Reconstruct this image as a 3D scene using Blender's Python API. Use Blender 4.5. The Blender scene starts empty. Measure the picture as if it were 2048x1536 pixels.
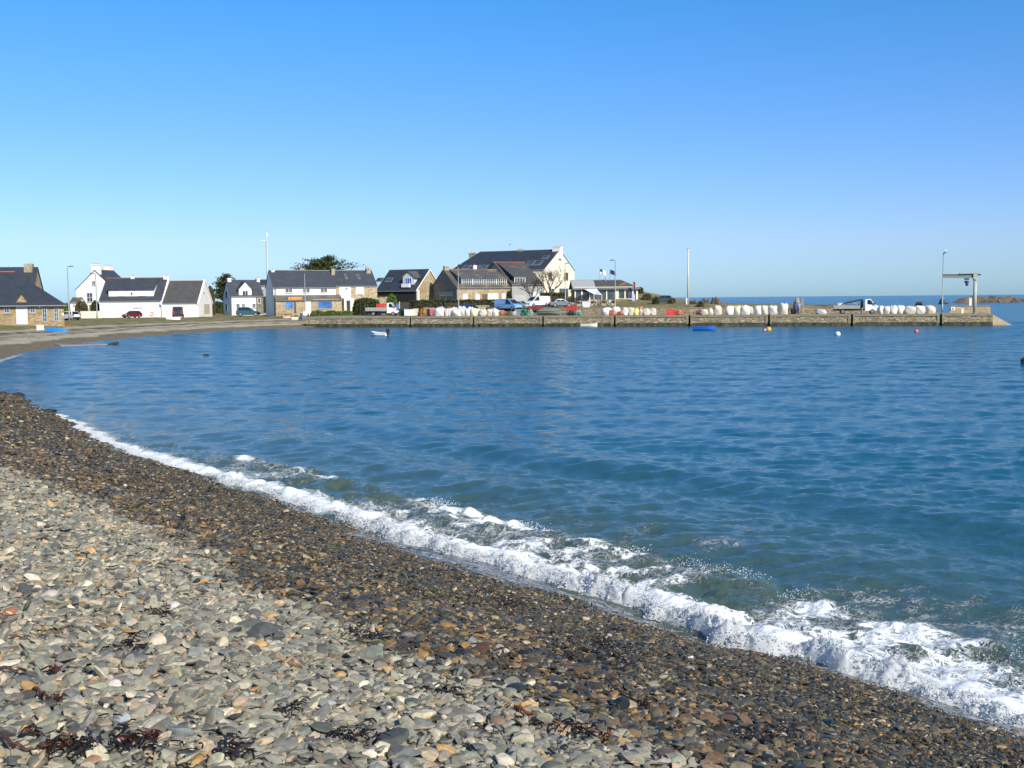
import bpy, bmesh, math, random
import numpy as np
from mathutils import Vector, Matrix, Euler
random.seed(7); rng = np.random.default_rng(7)
S = bpy.context.scene
COL = S.collection
R = math.radians
# ------------------------------------------------------------------ camera
f, H = 2200., 4.35
pit, rol = math.atan(171 / f), R(.5)
FW = np.array([0, math.cos(pit), -math.sin(pit)]); U0 = np.array([0, math.sin(pit), math.cos(pit)]); X0 = np.array([1., 0, 0])
RT = math.cos(rol) * X0 - math.sin(rol) * U0; UP = math.sin(rol) * X0 + math.cos(rol) * U0
C0 = np.array([0, 0, H])
def ray(px, py): return FW + RT * ((px - 1024) / f) + UP * ((768 - py) / f)
def G(px, py, z=0.): d = ray(px, py); return d * ((z - H) / d[2]) + C0
def W(px, py, Y): d = ray(px, py); return d * (Y / d[1]) + C0
cam = bpy.data.cameras.new('camera'); camo = bpy.data.objects.new('camera', cam); COL.objects.link(camo)
camo.matrix_world = Matrix(((RT[0], UP[0], -FW[0], 0), (RT[1], UP[1], -FW[1], 0), (RT[2], UP[2], -FW[2], H), (0, 0, 0, 1)))
cam.sensor_width = 36; cam.lens = 36 * f / 2048; cam.clip_end = 30000; cam.clip_start = .1
S.camera = camo
# ------------------------------------------------------------------ light
SUN_EL, SUN_AZ = R(31), math.atan2(.56, -.83)          # azimuth clockwise from +Y
sdir = Vector((math.sin(SUN_AZ) * math.cos(SUN_EL), math.cos(SUN_AZ) * math.cos(SUN_EL), math.sin(SUN_EL)))
sl = bpy.data.lights.new('sun', 'SUN'); sl.energy = 5.0; sl.angle = R(.5); sl.color = (1, .915, .76)
so = bpy.data.objects.new('sun', sl); COL.objects.link(so); so.rotation_euler = sdir.to_track_quat('Z', 'Y').to_euler(); so.location = (40, -30, 60)
wd = bpy.data.worlds.new('World'); S.world = wd; wd.use_nodes = True
wn, wl = wd.node_tree.nodes, wd.node_tree.links
bg = wn['Background']; bg.inputs[1].default_value = .105
sk = wn.new('ShaderNodeTexSky'); sk.sky_type = 'NISHITA'; sk.sun_disc = False
sk.sun_elevation = SUN_EL; sk.sun_rotation = SUN_AZ; sk.altitude = 0; sk.air_density = 1.0; sk.dust_density = .35; sk.ozone_density = 5.0
tc = wn.new('ShaderNodeTexCoord'); sx = wn.new('ShaderNodeSeparateXYZ'); wl.new(tc.outputs['Generated'], sx.inputs[0])
rp = wn.new('ShaderNodeValToRGB'); wl.new(sx.outputs[2], rp.inputs[0]); e_ = rp.color_ramp      # clear maritime air: less yellow low down
for q_, (p_, c_) in zip([e_.elements[0], e_.elements[1], e_.elements.new(.1), e_.elements.new(.22), e_.elements.new(.34)], [(0, (.62, .93, 1.40)), (1, (.24, .62, .80)), (.05, (.80, .92, 1.30)), (.16, (.62, .92, 1.30)), (.33, (.26, 1.02, 1.38))]): q_.position = p_; q_.color = (*[v / 1.4 for v in c_], 1)
hs = wn.new('ShaderNodeMix'); hs.data_type = 'RGBA'; hs.blend_type = 'MULTIPLY'; hs.inputs[0].default_value = 1
wl.new(sk.outputs[0], hs.inputs[6]); wl.new(rp.outputs[0], hs.inputs[7]); gm_ = wn.new('ShaderNodeVectorMath'); gm_.operation = 'SCALE'; gm_.inputs[3].default_value = 1.4
wl.new(hs.outputs[2], gm_.inputs[0]); wl.new(gm_.outputs[0], bg.inputs[0])
vs = S.view_settings; vs.view_transform = 'Standard'; vs.look = 'None'; vs.gamma = 1; vs.exposure = .22
# ------------------------------------------------------------------ materials
class N:
    """small wrapper round a node tree"""
    def __init__(s, name):
        s.m = bpy.data.materials.new(name); s.m.use_nodes = True; s.t = s.m.node_tree; s.n = s.t.nodes; s.b = s.n['Principled BSDF']; s.out = s.n['Material Output']
    def new(s, t, **k):
        x = s.n.new('ShaderNode' + t)
        for a, v in k.items(): setattr(x, a, v)
        return x
    def put(s, sock, v):
        if v is None: return
        if hasattr(v, 'is_output') and v.is_output: s.t.links.new(v, sock)
        elif isinstance(v, (tuple, list)) and len(v) == 3 and sock.type == 'RGBA': sock.default_value = (*v, 1)
        else: sock.default_value = v
    def coord(s, kind='Object'): return s.new('TexCoord').outputs[kind]
    def mapped(s, v, sc=(1, 1, 1), rot=(0, 0, 0)):
        m = s.new('Mapping'); s.put(m.inputs[0], v); m.inputs['Scale'].default_value = sc; m.inputs['Rotation'].default_value = rot; return m.outputs[0]
    def noise(s, sc, det=3, rough=.55, v=None, dist=0, col=False):
        x = s.new('TexNoise'); x.inputs['Scale'].default_value = sc; x.inputs['Detail'].default_value = det; x.inputs['Roughness'].default_value = rough; x.inputs['Distortion'].default_value = dist
        s.put(x.inputs['Vector'], v if v is not None else s.coord()); return x.outputs['Color' if col else 'Fac']
    def vor(s, sc, v=None, feat='F1', out='Distance', rnd=1):
        x = s.new('TexVoronoi', feature=feat); x.inputs['Scale'].default_value = sc; x.inputs['Randomness'].default_value = rnd
        s.put(x.inputs['Vector'], v if v is not None else s.coord()); return x.outputs[out]
    def ramp(s, fac, stops, interp='LINEAR'):
        x = s.new('ValToRGB'); s.put(x.inputs[0], fac); e = x.color_ramp; e.interpolation = interp
        while len(e.elements) < len(stops): e.elements.new(.5)
        for q, (p, c) in zip(e.elements, stops): q.position = p; q.color = (*c, 1) if len(c) == 3 else c
        return x.outputs[0]
    def mr(s, v, a, b, c=0., d=1., smooth=False):
        x = s.new('MapRange'); x.clamp = True
        if smooth: x.interpolation_type = 'SMOOTHSTEP'
        for i, q in enumerate((v, a, b, c, d)): s.put(x.inputs[i], q)
        return x.outputs[0]
    def math(s, op, a, b=0., c=0., clamp=False):
        x = s.new('Math', operation=op); x.use_clamp = clamp
        for i, q in enumerate((a, b, c)): s.put(x.inputs[i], q)
        return x.outputs[0]
    def mix(s, fac, a, b, blend='MIX'):
        x = s.new('Mix', data_type='RGBA', blend_type=blend); s.put(x.inputs[0], fac); s.put(x.inputs[6], a); s.put(x.inputs[7], b); return x.outputs[2]
    def attr(s, name, out='Fac'): return s.new('Attribute', attribute_name=name).outputs[out]
    def bump(s, h, st=.4, d=.02, nrm=None):
        x = s.new('Bump'); x.inputs['Strength'].default_value = st; x.inputs['Distance'].default_value = d; s.put(x.inputs['Height'], h)
        if nrm is not None: s.put(x.inputs['Normal'], nrm)
        s.put(s.b.inputs['Normal'], x.outputs[0]); return x.outputs[0]
    def set(s, **k):
        al = dict(col='Base Color', rough='Roughness', metal='Metallic', ior='IOR', alpha='Alpha', spec='Specular IOR Level', trans='Transmission Weight')
        for a, v in k.items(): s.put(s.b.inputs[al[a]], v)
        return s.m
_M = {}
def plain(name, c, rough=.6, var=.18, sc=1.5, bump=0, metal=0, spec=.5, fine=0):
    """paint, plaster, cloth: a base colour with low contrast weathering"""
    if name in _M: return _M[name]
    a = N(name); n = a.noise(sc, 5, .6)
    c1 = a.ramp(n, [(.3, tuple(x * (1 - var) for x in c)), (.7, tuple(min(1, x * (1 + var * .5)) for x in c))])
    if fine:
        n2 = a.noise(sc * 9, 4, .7); c1 = a.mix(a.mr(n2, .45, .75, 0, fine), c1, tuple(x * .45 for x in c))
    a.set(col=c1, rough=rough, metal=metal, spec=spec)
    if bump: a.bump(a.noise(sc * 8, 4), bump, .03)
    _M[name] = a.m; return a.m
def stone_wall(name, cols, mortar, sc=2.2, hor=1.9, bump=.6, streak=0):
    if name in _M: return _M[name]
    a = N(name); v = a.mapped(a.coord(), (1, 1, hor)); v = a.mix(.10, v, a.noise(1.3, 2, col=True))
    c = a.vor(sc, v, out='Color'); sep = a.new('SeparateColor'); a.put(sep.inputs[0], c)
    k = len(cols); col = a.ramp(sep.outputs[0], [(i / k, q) for i, q in enumerate(cols)], 'CONSTANT')
    edge = a.vor(sc, v, 'DISTANCE_TO_EDGE'); e = a.mr(edge, .02, .09)
    col = a.mix(e, mortar, col); col = a.mix(a.mr(a.noise(.35, 4), .35, .7, 0, .45), col, tuple(x * .55 for x in cols[0]))
    if streak:
        col = a.mix(a.mr(a.noise(.5, 5, .6, v=a.mapped(a.coord(), (3, 3, .5))), .5, .75, 0, streak), col, (.55, .50, .40))
    a.set(col=col, rough=.9); a.bump(a.math('ADD', e, a.noise(9, 4)), bump, .05)
    _M[name] = a.m; return a.m
def slate(name, c, lichen=0, var=.3):
    if name in _M: return _M[name]
    a = N(name); v = a.coord(); b = a.new('TexBrick'); a.put(b.inputs['Vector'], a.mapped(v, (1, 1, 1)))
    n = a.noise(1.1, 6, .65); n2 = a.noise(14, 3, .7, v=a.mapped(v, (1, .6, 2.2)))
    col = a.ramp(n, [(.25, tuple(x * (1 - var) for x in c)), (.75, tuple(x * (1 + var) for x in c))])
    col = a.mix(a.mr(n2, .4, .75, 0, .5), col, tuple(x * .6 for x in c))
    if lichen:
        l = a.math('MULTIPLY', a.mr(a.noise(.35, 4, .7), .62 - lichen * .22, .72 - lichen * .15), a.mr(a.noise(5, 4, .7), .3, .6))
        col = a.mix(l, col, (.42, .25, .04))
    a.set(col=col, rough=.5, spec=.4)
    w = a.new('TexWave', bands_direction='Z'); w.inputs['Scale'].default_value = 3.2; w.inputs['Distortion'].default_value = .6; a.put(w.inputs['Vector'], v)
    a.bump(a.math('ADD', w.outputs['Fac'], n2), .35, .02)
    _M[name] = a.m; return a.m
def glass(name='window_glass', c=(.03, .04, .05), rough=.06):
    if name in _M: return _M[name]
    a = N(name); a.set(col=a.ramp(a.noise(.8, 3), [(.35, c), (.65, tuple(x * 2.4 for x in c))]), rough=rough, spec=.6); _M[name] = a.m; return a.m
# ------------------------------------------------------------------ object helpers
def tag(o, label=None, cat=None, group=None, kind=None):
    if label: o['label'] = label
    if cat: o['category'] = cat
    if group: o['group'] = group
    if kind: o['kind'] = kind
    return o
def mesh(name, verts, faces, m=None, parent=None, smooth=False, loc=None):
    me = bpy.data.meshes.new(name); me.from_pydata([tuple(v) for v in verts], [], [tuple(q) for q in faces]); me.validate(); me.update()
    if m: me.materials.append(m)
    if smooth: me.polygons.foreach_set('use_smooth', [True] * len(me.polygons))
    o = bpy.data.objects.new(name, me); COL.objects.link(o)
    if parent: o.parent = parent
    if loc is not None: o.location = loc
    return o
def fastmesh(name, V, F, m=None, smooth=True, parent=None):
    """V n x 3, F list of (k x 3|4) int arrays"""
    me = bpy.data.meshes.new(name); V = np.asarray(V, np.float32); me.vertices.add(len(V)); me.vertices.foreach_set('co', V.ravel())
    F = [q for q in F if len(q)]; lens = np.concatenate([np.full(len(q), q.shape[1], np.int32) for q in F]); idx = np.concatenate([q.ravel() for q in F]).astype(np.int32)
    me.loops.add(len(idx)); me.polygons.add(len(lens)); me.loops.foreach_set('vertex_index', idx)
    me.polygons.foreach_set('loop_start', np.concatenate([[0], np.cumsum(lens)[:-1]]).astype(np.int32))
    me.polygons.foreach_set('use_smooth', np.full(len(lens), smooth)); me.update(calc_edges=True); me.validate()
    if m: me.materials.append(m)
    o = bpy.data.objects.new(name, me); COL.objects.link(o)
    if parent: o.parent = parent
    return o
def fattr(o, name, arr):
    a = o.data.attributes.new(name, 'FLOAT', 'POINT'); a.data.foreach_set('value', np.asarray(arr, np.float32))
def cattr(o, name, arr):
    a = o.data.attributes.new(name, 'FLOAT_COLOR', 'POINT'); a.data.foreach_set('color', np.asarray(arr, np.float32).ravel())
def thing(name, label, cat, loc=(0, 0, 0), rz=0, group=None):
    o = bpy.data.objects.new(name, None); COL.objects.link(o); o.location = tuple(loc); o.rotation_euler = (0, 0, rz); o.empty_display_size = .3
    return tag(o, label, cat, group, 'thing')
_ico = {}
def ico(n):
    if n not in _ico:
        b = bmesh.new(); bmesh.ops.create_icosphere(b, subdivisions=n, radius=1); b.verts.ensure_lookup_table()
        _ico[n] = (np.array([v.co[:] for v in b.verts]), np.array([[v.index for v in q.verts] for q in b.faces])); b.free()
    return _ico[n]
def ss(x, a, b): t = np.clip((x - a) / (b - a), 0, 1); return t * t * (3 - 2 * t)
# value noise on the plane, for building the ground, the water and the scatter
_tab = np.random.default_rng(3).random((256, 256))
def vn(x, y):
    xi = np.floor(x).astype(int); yi = np.floor(y).astype(int); fx = x - xi; fy = y - yi; fx = fx * fx * (3 - 2 * fx); fy = fy * fy * (3 - 2 * fy)
    g = lambda i, j: _tab[(xi + i) & 255, (yi + j) & 255]
    return (g(0, 0) * (1 - fx) + g(1, 0) * fx) * (1 - fy) + (g(0, 1) * (1 - fx) + g(1, 1) * fx) * fy
def fbm(x, y, o=4): return sum(vn(x * 2 ** k + 17 * k, y * 2 ** k + 5 * k) * .5 ** k for k in range(o)) / sum(.5 ** k for k in range(o))
# ------------------------------------------------------------------ shore line and ground
NV = np.array([.82, .5724]); TV = np.array([-.5724, .82])
TT = np.array([-30, -4, 5.9, 7.7, 9.7, 11.9, 14.5, 15.7, 19, 24.6, 29, 34.2, 41.6, 46, 52.8, 58.4])
NN = np.array([10.9, 10.6, 10.31, 10.15, 9.97, 10.0, 9.8, 9.66, 9.5, 9.35, 9.0, 8.95, 9.6, 9.83, 10.3, 10.2])
def n0(t): return np.interp(t, TT, NN) + .06 * np.sin(t * 1.7 + 1) + .05 * np.sin(t * 3.9)
tq = np.concatenate([[-60], np.arange(-30, 58, .5)])
shore = [tuple(NV * n0(t) + TV * t) for t in tq]
shore += [(-28, 58), (-34, 68), (-39.2, 84), (-43.1, 98), (-44.8, 112.4), (-46.5, 126), (-45.9, 140), (-43.6, 153), (-40.7, 164.9), (-34, 176.5), (-30, 178), (-5, 177), (14, 174.5), (40, 172), (56, 176), (63, 184), (64, 196), (50, 215), (42, 250), (20, 300), (-30, 360), (-200, 420), (-900, 500), (-900, -400), (60, -300)]
shore = np.array(shore)
def sdist(x, y):
    x = np.asarray(x, float); y = np.asarray(y, float); d2 = np.full(x.shape, 1e18); inside = np.zeros(x.shape, bool); n = len(shore)
    for i in range(n):
        ax, ay = shore[i]; bx, by = shore[(i + 1) % n]; ex, ey = bx - ax, by - ay
        t = np.clip(((x - ax) * ex + (y - ay) * ey) / (ex * ex + ey * ey), 0, 1); d2 = np.minimum(d2, (x - ax - t * ex) ** 2 + (y - ay - t * ey) ** 2)
        c = (ay > y) != (by > y)
        if ey != 0: inside ^= c & (x < ex * (y - ay) / ey + ax)
    return np.where(inside, 1, -1) * np.sqrt(d2)
def zland(x, y, s):
    w = ss(y, 50, 110); sn = s + (fbm(x * .35, y * .35) - .5) * .7 * (1 - w)
    zn = np.interp(sn, [-40, -10, -3, 0, 3, 6, 9.8, 13, 20], [-4, -2, -.85, -.02, .95, 1.85, 2.75, 3.2, 3.3]); zn = zn + (fbm(x * 1.1 + 9, y * 1.1) - .5) * .16 * ss(s, .5, 2)
    sp = s * (1 + 9 * ss(x, -34, -28) * ss(y, 164, 170)); zf = np.interp(sp, [-40, -4, 0, 6, 14, 20], [-4, -.8, -.02, .62, 1.3, 1.5]) + (fbm(x * .25, y * .25) - .5) * .28 * ss(s, 2, 8)
    zf = zf + .16 * ss(x, -36, -30) * ss(y, 172, 178) * ss(s, 0, 2) + 1.1 * ss(x, -14, 4) * ss(y, 181, 195) * ss(s, 0, 4)
    zf = zf + 3.4 * np.exp(-((x - 22) / 13) ** 2 - ((y - 232) / 16) ** 2) * ss(s, 0, 10) + .5 * np.exp(-((x - 36) / 9) ** 2 - ((y - 200) / 12) ** 2) * ss(s, 0, 6)
    return zn * (1 - w) + zf * w
def ground(x, y): x = np.atleast_1d(np.asarray(x, float)); y = np.atleast_1d(np.asarray(y, float)); return zland(x, y, sdist(x, y))
def gz(x, y): return float(ground(x, y)[0])
def axis(a, b, fine, lo, hi, g=1.13, mx=1.0, far=60):
    m = list(np.arange(a, b, fine)); st = fine; q = b
    while q < hi: m.append(q); st = min(st * g, mx if q < far else 40); q += st
    m.append(hi); st = fine; q = a - fine; l = []
    while q > lo: l.append(q); st = min(st * g, mx if q > -90 else 40); q -= st
    return np.array([lo] + l[::-1] + m)
# ================================================================== GROUND
xs = axis(-22, 12, .14, -900, 120, far=75); ys = axis(2, 46, .14, -60, 560, far=280)
X, Y = np.meshgrid(xs, ys); Sd = sdist(X, Y); Z = zland(X, Y, Sd)
nx, ny = len(xs), len(ys); I = (np.arange(ny - 1)[:, None] * nx + np.arange(nx - 1)[None]).ravel()
a = N('shingle_ground'); P = a.coord()
far = a.attr('far'); wet = a.attr('wet'); grass = a.attr('grass'); road = a.attr('road'); wrack = a.attr('wrack')
cell = a.vor(15, P, out='Color'); sep = a.new('SeparateColor'); a.put(sep.inputs[0], cell)
dry = a.ramp(sep.outputs[0], [(0, (.10, .10, .085)), (.35, (.14, .13, .105)), (.6, (.19, .165, .125)), (.85, (.24, .22, .17)), (.95, (.16, .10, .05))], 'CONSTANT')  # dry ground darkened to paint the shade in gaps between stones
wetc = a.ramp(sep.outputs[1], [(0, (.022, .022, .018)), (.4, (.045, .042, .032)), (.75, (.075, .06, .038)), (.92, (.12, .07, .03))], 'CONSTANT')
fd = a.ramp(a.noise(.8, 6, .7), [(.3, (.31, .26, .175)), (.5, (.45, .385, .27)), (.72, (.58, .52, .39))]); fd = a.mix(1, fd, a.mr(a.noise(2.2, 8, .75), .3, .7, .55, 1.25), 'MULTIPLY')
fw = a.ramp(a.noise(1.2, 6, .7), [(.3, (.12, .095, .055)), (.7, (.24, .19, .115))]); fw = a.mix(1, fw, a.mr(a.noise(2.6, 8, .75), .3, .7, .6, 1.35), 'MULTIPLY')
wn_ = a.math('ADD', wet, a.math('MULTIPLY', a.math('SUBTRACT', a.noise(.7, 5), .5), .5)); wm = a.mr(wn_, .35, .65)
c = a.mix(far, a.mix(wm, dry, wetc), a.mix(wm, fd, fw))
g = a.ramp(a.noise(.6, 6, .7), [(.28, (.06, .085, .02)), (.42, (.13, .125, .045)), (.56, (.25, .20, .085)), (.8, (.36, .28, .15))])
gm = a.mr(a.math('ADD', grass, a.math('MULTIPLY', a.math('SUBTRACT', a.noise(.45, 5, .65), .5), 1.1)), .4, .6)
c = a.mix(gm, c, g)
wk = a.math('MULTIPLY', wrack, a.mr(a.noise(.9, 5, .7, v=a.mapped(P, (.6, .6, 1))), .36, .5)); c = a.mix(wk, c, (.03, .024, .016))
c = a.mix(road, c, a.ramp(a.noise(.3, 5), [(.3, (.10, .095, .085)), (.7, (.17, .16, .14))]))
a.set(col=c, rough=a.mr(a.math('MULTIPLY', wm, a.math('SUBTRACT', 1.15, far)), 0, 1, .9, .45), spec=.3)
a.bump(a.math('ADD', a.vor(15, P), a.noise(30, 3)), .8, .03)
ter = fastmesh('beach_ground', np.stack([X, Y, Z], -1).reshape(-1, 3), [np.stack([I, I + 1, I + nx + 1, I + nx], 1)], a.m)
tag(ter, 'shingle beach and low grassy shore round the bay', None, None, 'structure')
fr = ss(Y, 50, 90)
def fa(arr): return np.asarray(arr).ravel()
fattr(ter, 'far', fa(fr)); n1 = fbm(X * .3, Y * .3)
fattr(ter, 'wet', fa((1 - ss(Sd, 6.1, 6.9)) * (1 - fr) + fr * (1 - ss(Sd, 1.2 + 2.5 * n1, 3.2 + 3 * n1))))
fattr(ter, 'grass', fa(fr * np.clip(ss(Sd, 10.5, 13.5) + ss(X, 4, 14) * ss(Sd, 1.5, 4) * ss(Y, 186, 190), 0, 1)))
fattr(ter, 'road', fa(fr * ss(X, -34, -31) * ss(Sd, .5, 1.5) * (1 - ss(X, 5, 9) * ss(Y, 184, 186)) * (1 - ss(Y, 199, 202))))
fattr(ter, 'wrack', fa(fr * np.clip(np.exp(-((Sd - 9.3 - 1.6 * (n1 - .5)) / .95) ** 2) + .8 * np.exp(-((Sd - 6.6 - 2.5 * (n1 - .5)) / .6) ** 2), 0, 1)))
# ================================================================== WATER
def shore_n(x, y): t = x * TV[0] + y * TV[1]; return x * NV[0] + y * NV[1] - n0(t), t
L2 = np.array([G(*q, .05)[:2] for q in [(60, 790), (200, 858), (440, 905), (620, 945), (720, 970), (830, 995), (900, 1015), (1100, 1065), (1300, 1110), (1500, 1170), (1750, 1250), (2048, 1330)]])
o2, t2 = shore_n(L2[:, 0], L2[:, 1]); od = np.argsort(t2)
def line2(t): return np.interp(t, t2[od], o2[od]) + .3 * (1 - ss(t, 10, 16)) + .25 * (fbm(t * .8, t * 0 + 3) - .5)
rr = [4.]
while rr[-1] < 190: r_ = rr[-1]; rr.append(r_ + max(.055, min(.25, r_ * r_ / 4785 * .8)))
rr += list(np.geomspace(190.6, 12000, 130)); rr = np.array(rr); th = np.linspace(R(-40), R(40), 1000)
RR, TH = np.meshgrid(rr, th, indexing='ij'); X = RR * np.sin(TH); Y = RR * np.cos(TH)
dl = np.maximum(np.gradient(rr)[:, None], RR * (th[1] - th[0]))
on, tt = shore_n(X, Y); Sw = sdist(X, Y); near = np.where(Y < 56, on, -Sw)
Z = np.zeros_like(X); Z2 = np.zeros_like(X); g = np.random.default_rng(11); K = 80
lam = np.geomspace(.12, 1.15, K); ang = g.normal(R(84), .62, K); ph = g.uniform(0, 6.283, K)
sl_ = .20 * np.sqrt(2 / K) * np.clip((lam / .8) ** .12, .5, 1.15)
gust = .8 + .4 * fbm(X / 14, Y / 9, 3)
for i in range(K):
    k = 6.283 / lam[i]; w = ss(lam[i] / dl, 2.2, 4.2)
    p_ = k * (X * math.cos(ang[i]) + Y * math.sin(ang[i])) + ph[i]
    Z += w * sl_[i] / k * (np.sin(p_) + .22 * np.cos(2 * p_))
calm = .38 + .62 * (1 - ss(Y, 25, 120)); calm = np.where(Y > 190, 1.2, calm)
Z *= gust * calm
for lm_, an_, sl2 in ((2.1, 1.2, .028), (3.1, 1.75, .03), (4.4, 1.05, .025)): k = 6.283 / lm_; Z += ss(lm_ / dl, 2.2, 4.2) * sl2 / k * np.sin(k * (X * math.cos(an_) + Y * math.sin(an_)) + 2.5 * fbm(X * .12 + lm_, Y * .12, 2))
p_ = 6.283 * (near / 4.6 + .35 * fbm(tt * .16, near * .1, 2)); env = np.exp(-((near - 6.5) / 4.5) ** 2) * (1 - ss(Y, 30, 60))
Z += .085 * env * (np.sin(p_) + .3 * np.sin(2 * p_ + .6))
l2 = line2(tt); zone = ss(near, -.2, .3) * (1 - ss(near, l2 - .2, l2 + .5)) * (1 - ss(tt, 22, 40))
churn = fbm(X * 2.2, Y * 2.2, 4) - .5; crest0 = np.exp(-((near - l2) / .5) ** 2) * (1 - ss(tt, 24, 40)); Z += np.maximum(zone, crest0) * (churn * (.24 + .1 * ss(tt, 8, 13)) + .03)
crest = np.exp(-((near - l2) / .26) ** 2) * (.45 + .9 * ss(fbm(tt * .7 + 3, tt * 0 + 8, 3), .38, .62)) * (1 - ss(tt, 26, 44)); Z += crest * (.02 + .12 * (fbm(X * 1.6 + 7, Y * 1.6, 3) - .45))
Z += np.exp(-((near - .3) / .4) ** 2) * .06 * (1 - ss(tt, 20, 40)); Z = np.where(RR > 185, Z * np.exp(-(RR - 185) / 400), Z)
Z *= ss(near, -1.2, .2) * .9 + .1
fo = np.clip(np.maximum(zone * (.46 + .14 * (1 - ss(tt, 12, 20))), crest * (.46 + .32 * ss(tt, 8, 14) - .2 * ss(tt, 14, 34))) + np.exp(-((near - .25) / .32) ** 2) * .75 * (1 - ss(tt, 34, 48)), 0, 1)
fo = np.clip(fo + .30 * np.exp(-((near - l2 - 1.2) / 1.1) ** 2) * (1 - ss(tt, 10, 26)), 0, 1)
fo = np.maximum(fo, .5 * np.exp(-((near - .2) / .5) ** 2) * ss(Y, 60, 66) * (1 - ss(Y, 88, 100)))
gap = 1 - .75 * ss(fbm(tt * .45 + 31, near * .25, 3), .5, .66); fo = np.where(near > .9, fo * gap * (.62 + .6 * ss(fbm(X * 2.7 + 3, Y * 2.7, 4), .36, .6)), fo)
turb = np.exp(-np.clip(near, 0, 99) / 5.0) * (1 - ss(Y, 40, 75)) + .28 * np.exp(-np.clip(near - 2, 0, 99) / 10) * (1 - ss(Y, 30, 70)) + zone * .3
a = N('sea_water'); P = a.coord(); tb = a.attr('turbid'); fm = a.attr('foam'); ds = a.attr('dist')
c = a.mix(a.math('MINIMUM', tb, 1), (.003, .080, .135), (.058, .094, .074))
P2 = a.mapped(P, (1, 1.0, 1), (0, 0, R(-35)))
Pw = a.new('Mix', data_type='RGBA'); Pw.inputs[0].default_value = .16; a.put(Pw.inputs[6], P); a.put(Pw.inputs[7], a.noise(1.6, 3, col=True)); Pw = Pw.outputs[2]
rid = lambda sc_, d_: a.math('SUBTRACT', 1., a.math('ABSOLUTE', a.math('MULTIPLY_ADD', a.noise(sc_, 4, .6, v=P, dist=d_), 2., -1.)))
lace = a.math('MAXIMUM', a.mr(rid(2.4, 1.6), .84, 1.), a.math('MULTIPLY', a.mr(rid(5.5, 1.2), .82, 1.), .9))
fn = a.noise(3.2, 8, .72, v=Pw); fsum = a.math('ADD', a.math('MULTIPLY', lace, .46), a.math('MULTIPLY', fn, .95))
fmask = a.math('MULTIPLY', a.mr(a.math('ADD', fsum, a.math('MULTIPLY', fm, 1.0)), 1.02, 1.42), a.mr(fm, .04, .2))
col = a.mix(fmask, c, (.80, .82, .82))
rg = a.math('MAXIMUM', a.mr(ds, 15, 140, .05, .20), a.math('MULTIPLY', fmask, .7))
a.set(col=col, rough=rg, ior=1.333, spec=a.mr(fmask, 0, 1, .5, .15))
b1 = a.noise(6.5, 4, .6, v=a.mapped(P, (.8, 1.5, 1))); b2 = a.noise(2.4, 4, .62, v=a.mapped(P, (.7, 1.3, 1))); b3 = a.noise(.12, 5, .65, v=a.mapped(P, (.4, 1.6, 1)))
hb = a.math('ADD', a.math('MULTIPLY', b1, a.mr(ds, 10, 60, .03, .03)), a.math('MULTIPLY', b2, a.mr(ds, 14, 110, .01, .15)))
hb = a.math('ADD', hb, a.math('MULTIPLY', b3, a.mr(ds, 150, 500, 0, 1.1)))
hb = a.math('ADD', hb, a.math('MULTIPLY', fmask, .05))
a.bump(hb, 1, 1)
nr, nt = RR.shape; I = (np.arange(nr - 1)[:, None] * nt + np.arange(nt - 1)[None]).ravel()
keep = (near.ravel()[I] > -2.2) | (Y.ravel()[I] > 185)
I = I[keep]; wat = fastmesh('water', np.stack([X, Y, Z], -1).reshape(-1, 3), [np.stack([I, I + nt, I + nt + 1, I + 1], 1)], a.m)
tag(wat, 'blue sea water of the bay with small ripples', None, None, 'structure')
fattr(wat, 'turbid', fa(np.clip(turb, 0, 1))); fattr(wat, 'foam', fa(fo)); fattr(wat, 'dist', fa(RR))
# ================================================================== STONES
def stone_shapes(n, k, seed, flat=.34):
    g = np.random.default_rng(seed); V, F = ico(n); out = []
    for _ in range(k):
        v = V.copy()
        for _ in range(g.integers(7, 13)):
            d = g.normal(size=3); d /= np.linalg.norm(d); h = g.uniform(.42, .82); q = v @ d; v -= np.maximum(q - h, 0)[:, None] * d * .92
        q = g.normal(size=3) * 1.7; v *= (1 + .13 * np.sin(v @ q + g.uniform(0, 6)))[:, None]
        ax = np.array([1, g.uniform(.40, .82), g.uniform(.5, 1.25) * flat]); v = v * ax; v /= np.abs(v[:, 0]).max(); out.append(v)
    return out, F
LOD = {1: stone_shapes(1, 8, 1, .42), 2: stone_shapes(2, 12, 2), 3: stone_shapes(3, 14, 3)}
DRYP = np.array([(.25, .255, .215), (.19, .20, .185), (.32, .31, .26), (.38, .32, .235), (.56, .51, .41), (.46, .30, .14), (.10, .105, .105), (.26, .17, .12), (.40, .36, .29), (.36, .28, .20)])
DRYP = DRYP * np.array([1.05, .99, .90])
DRYW = np.array([.30, .25, .15, .07, .05, .025, .085, .015, .09, .03])
WETP = np.array([(.062, .054, .034), (.040, .037, .027), (.098, .080, .046), (.13, .090, .038), (.38, .31, .20), (.27, .155, .05), (.016, .018, .016), (.11, .062, .032), (.12, .105, .075), (.22, .15, .07)])
WETW = np.array([.26, .22, .14, .10, .03, .035, .10, .035, .05, .03])
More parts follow.
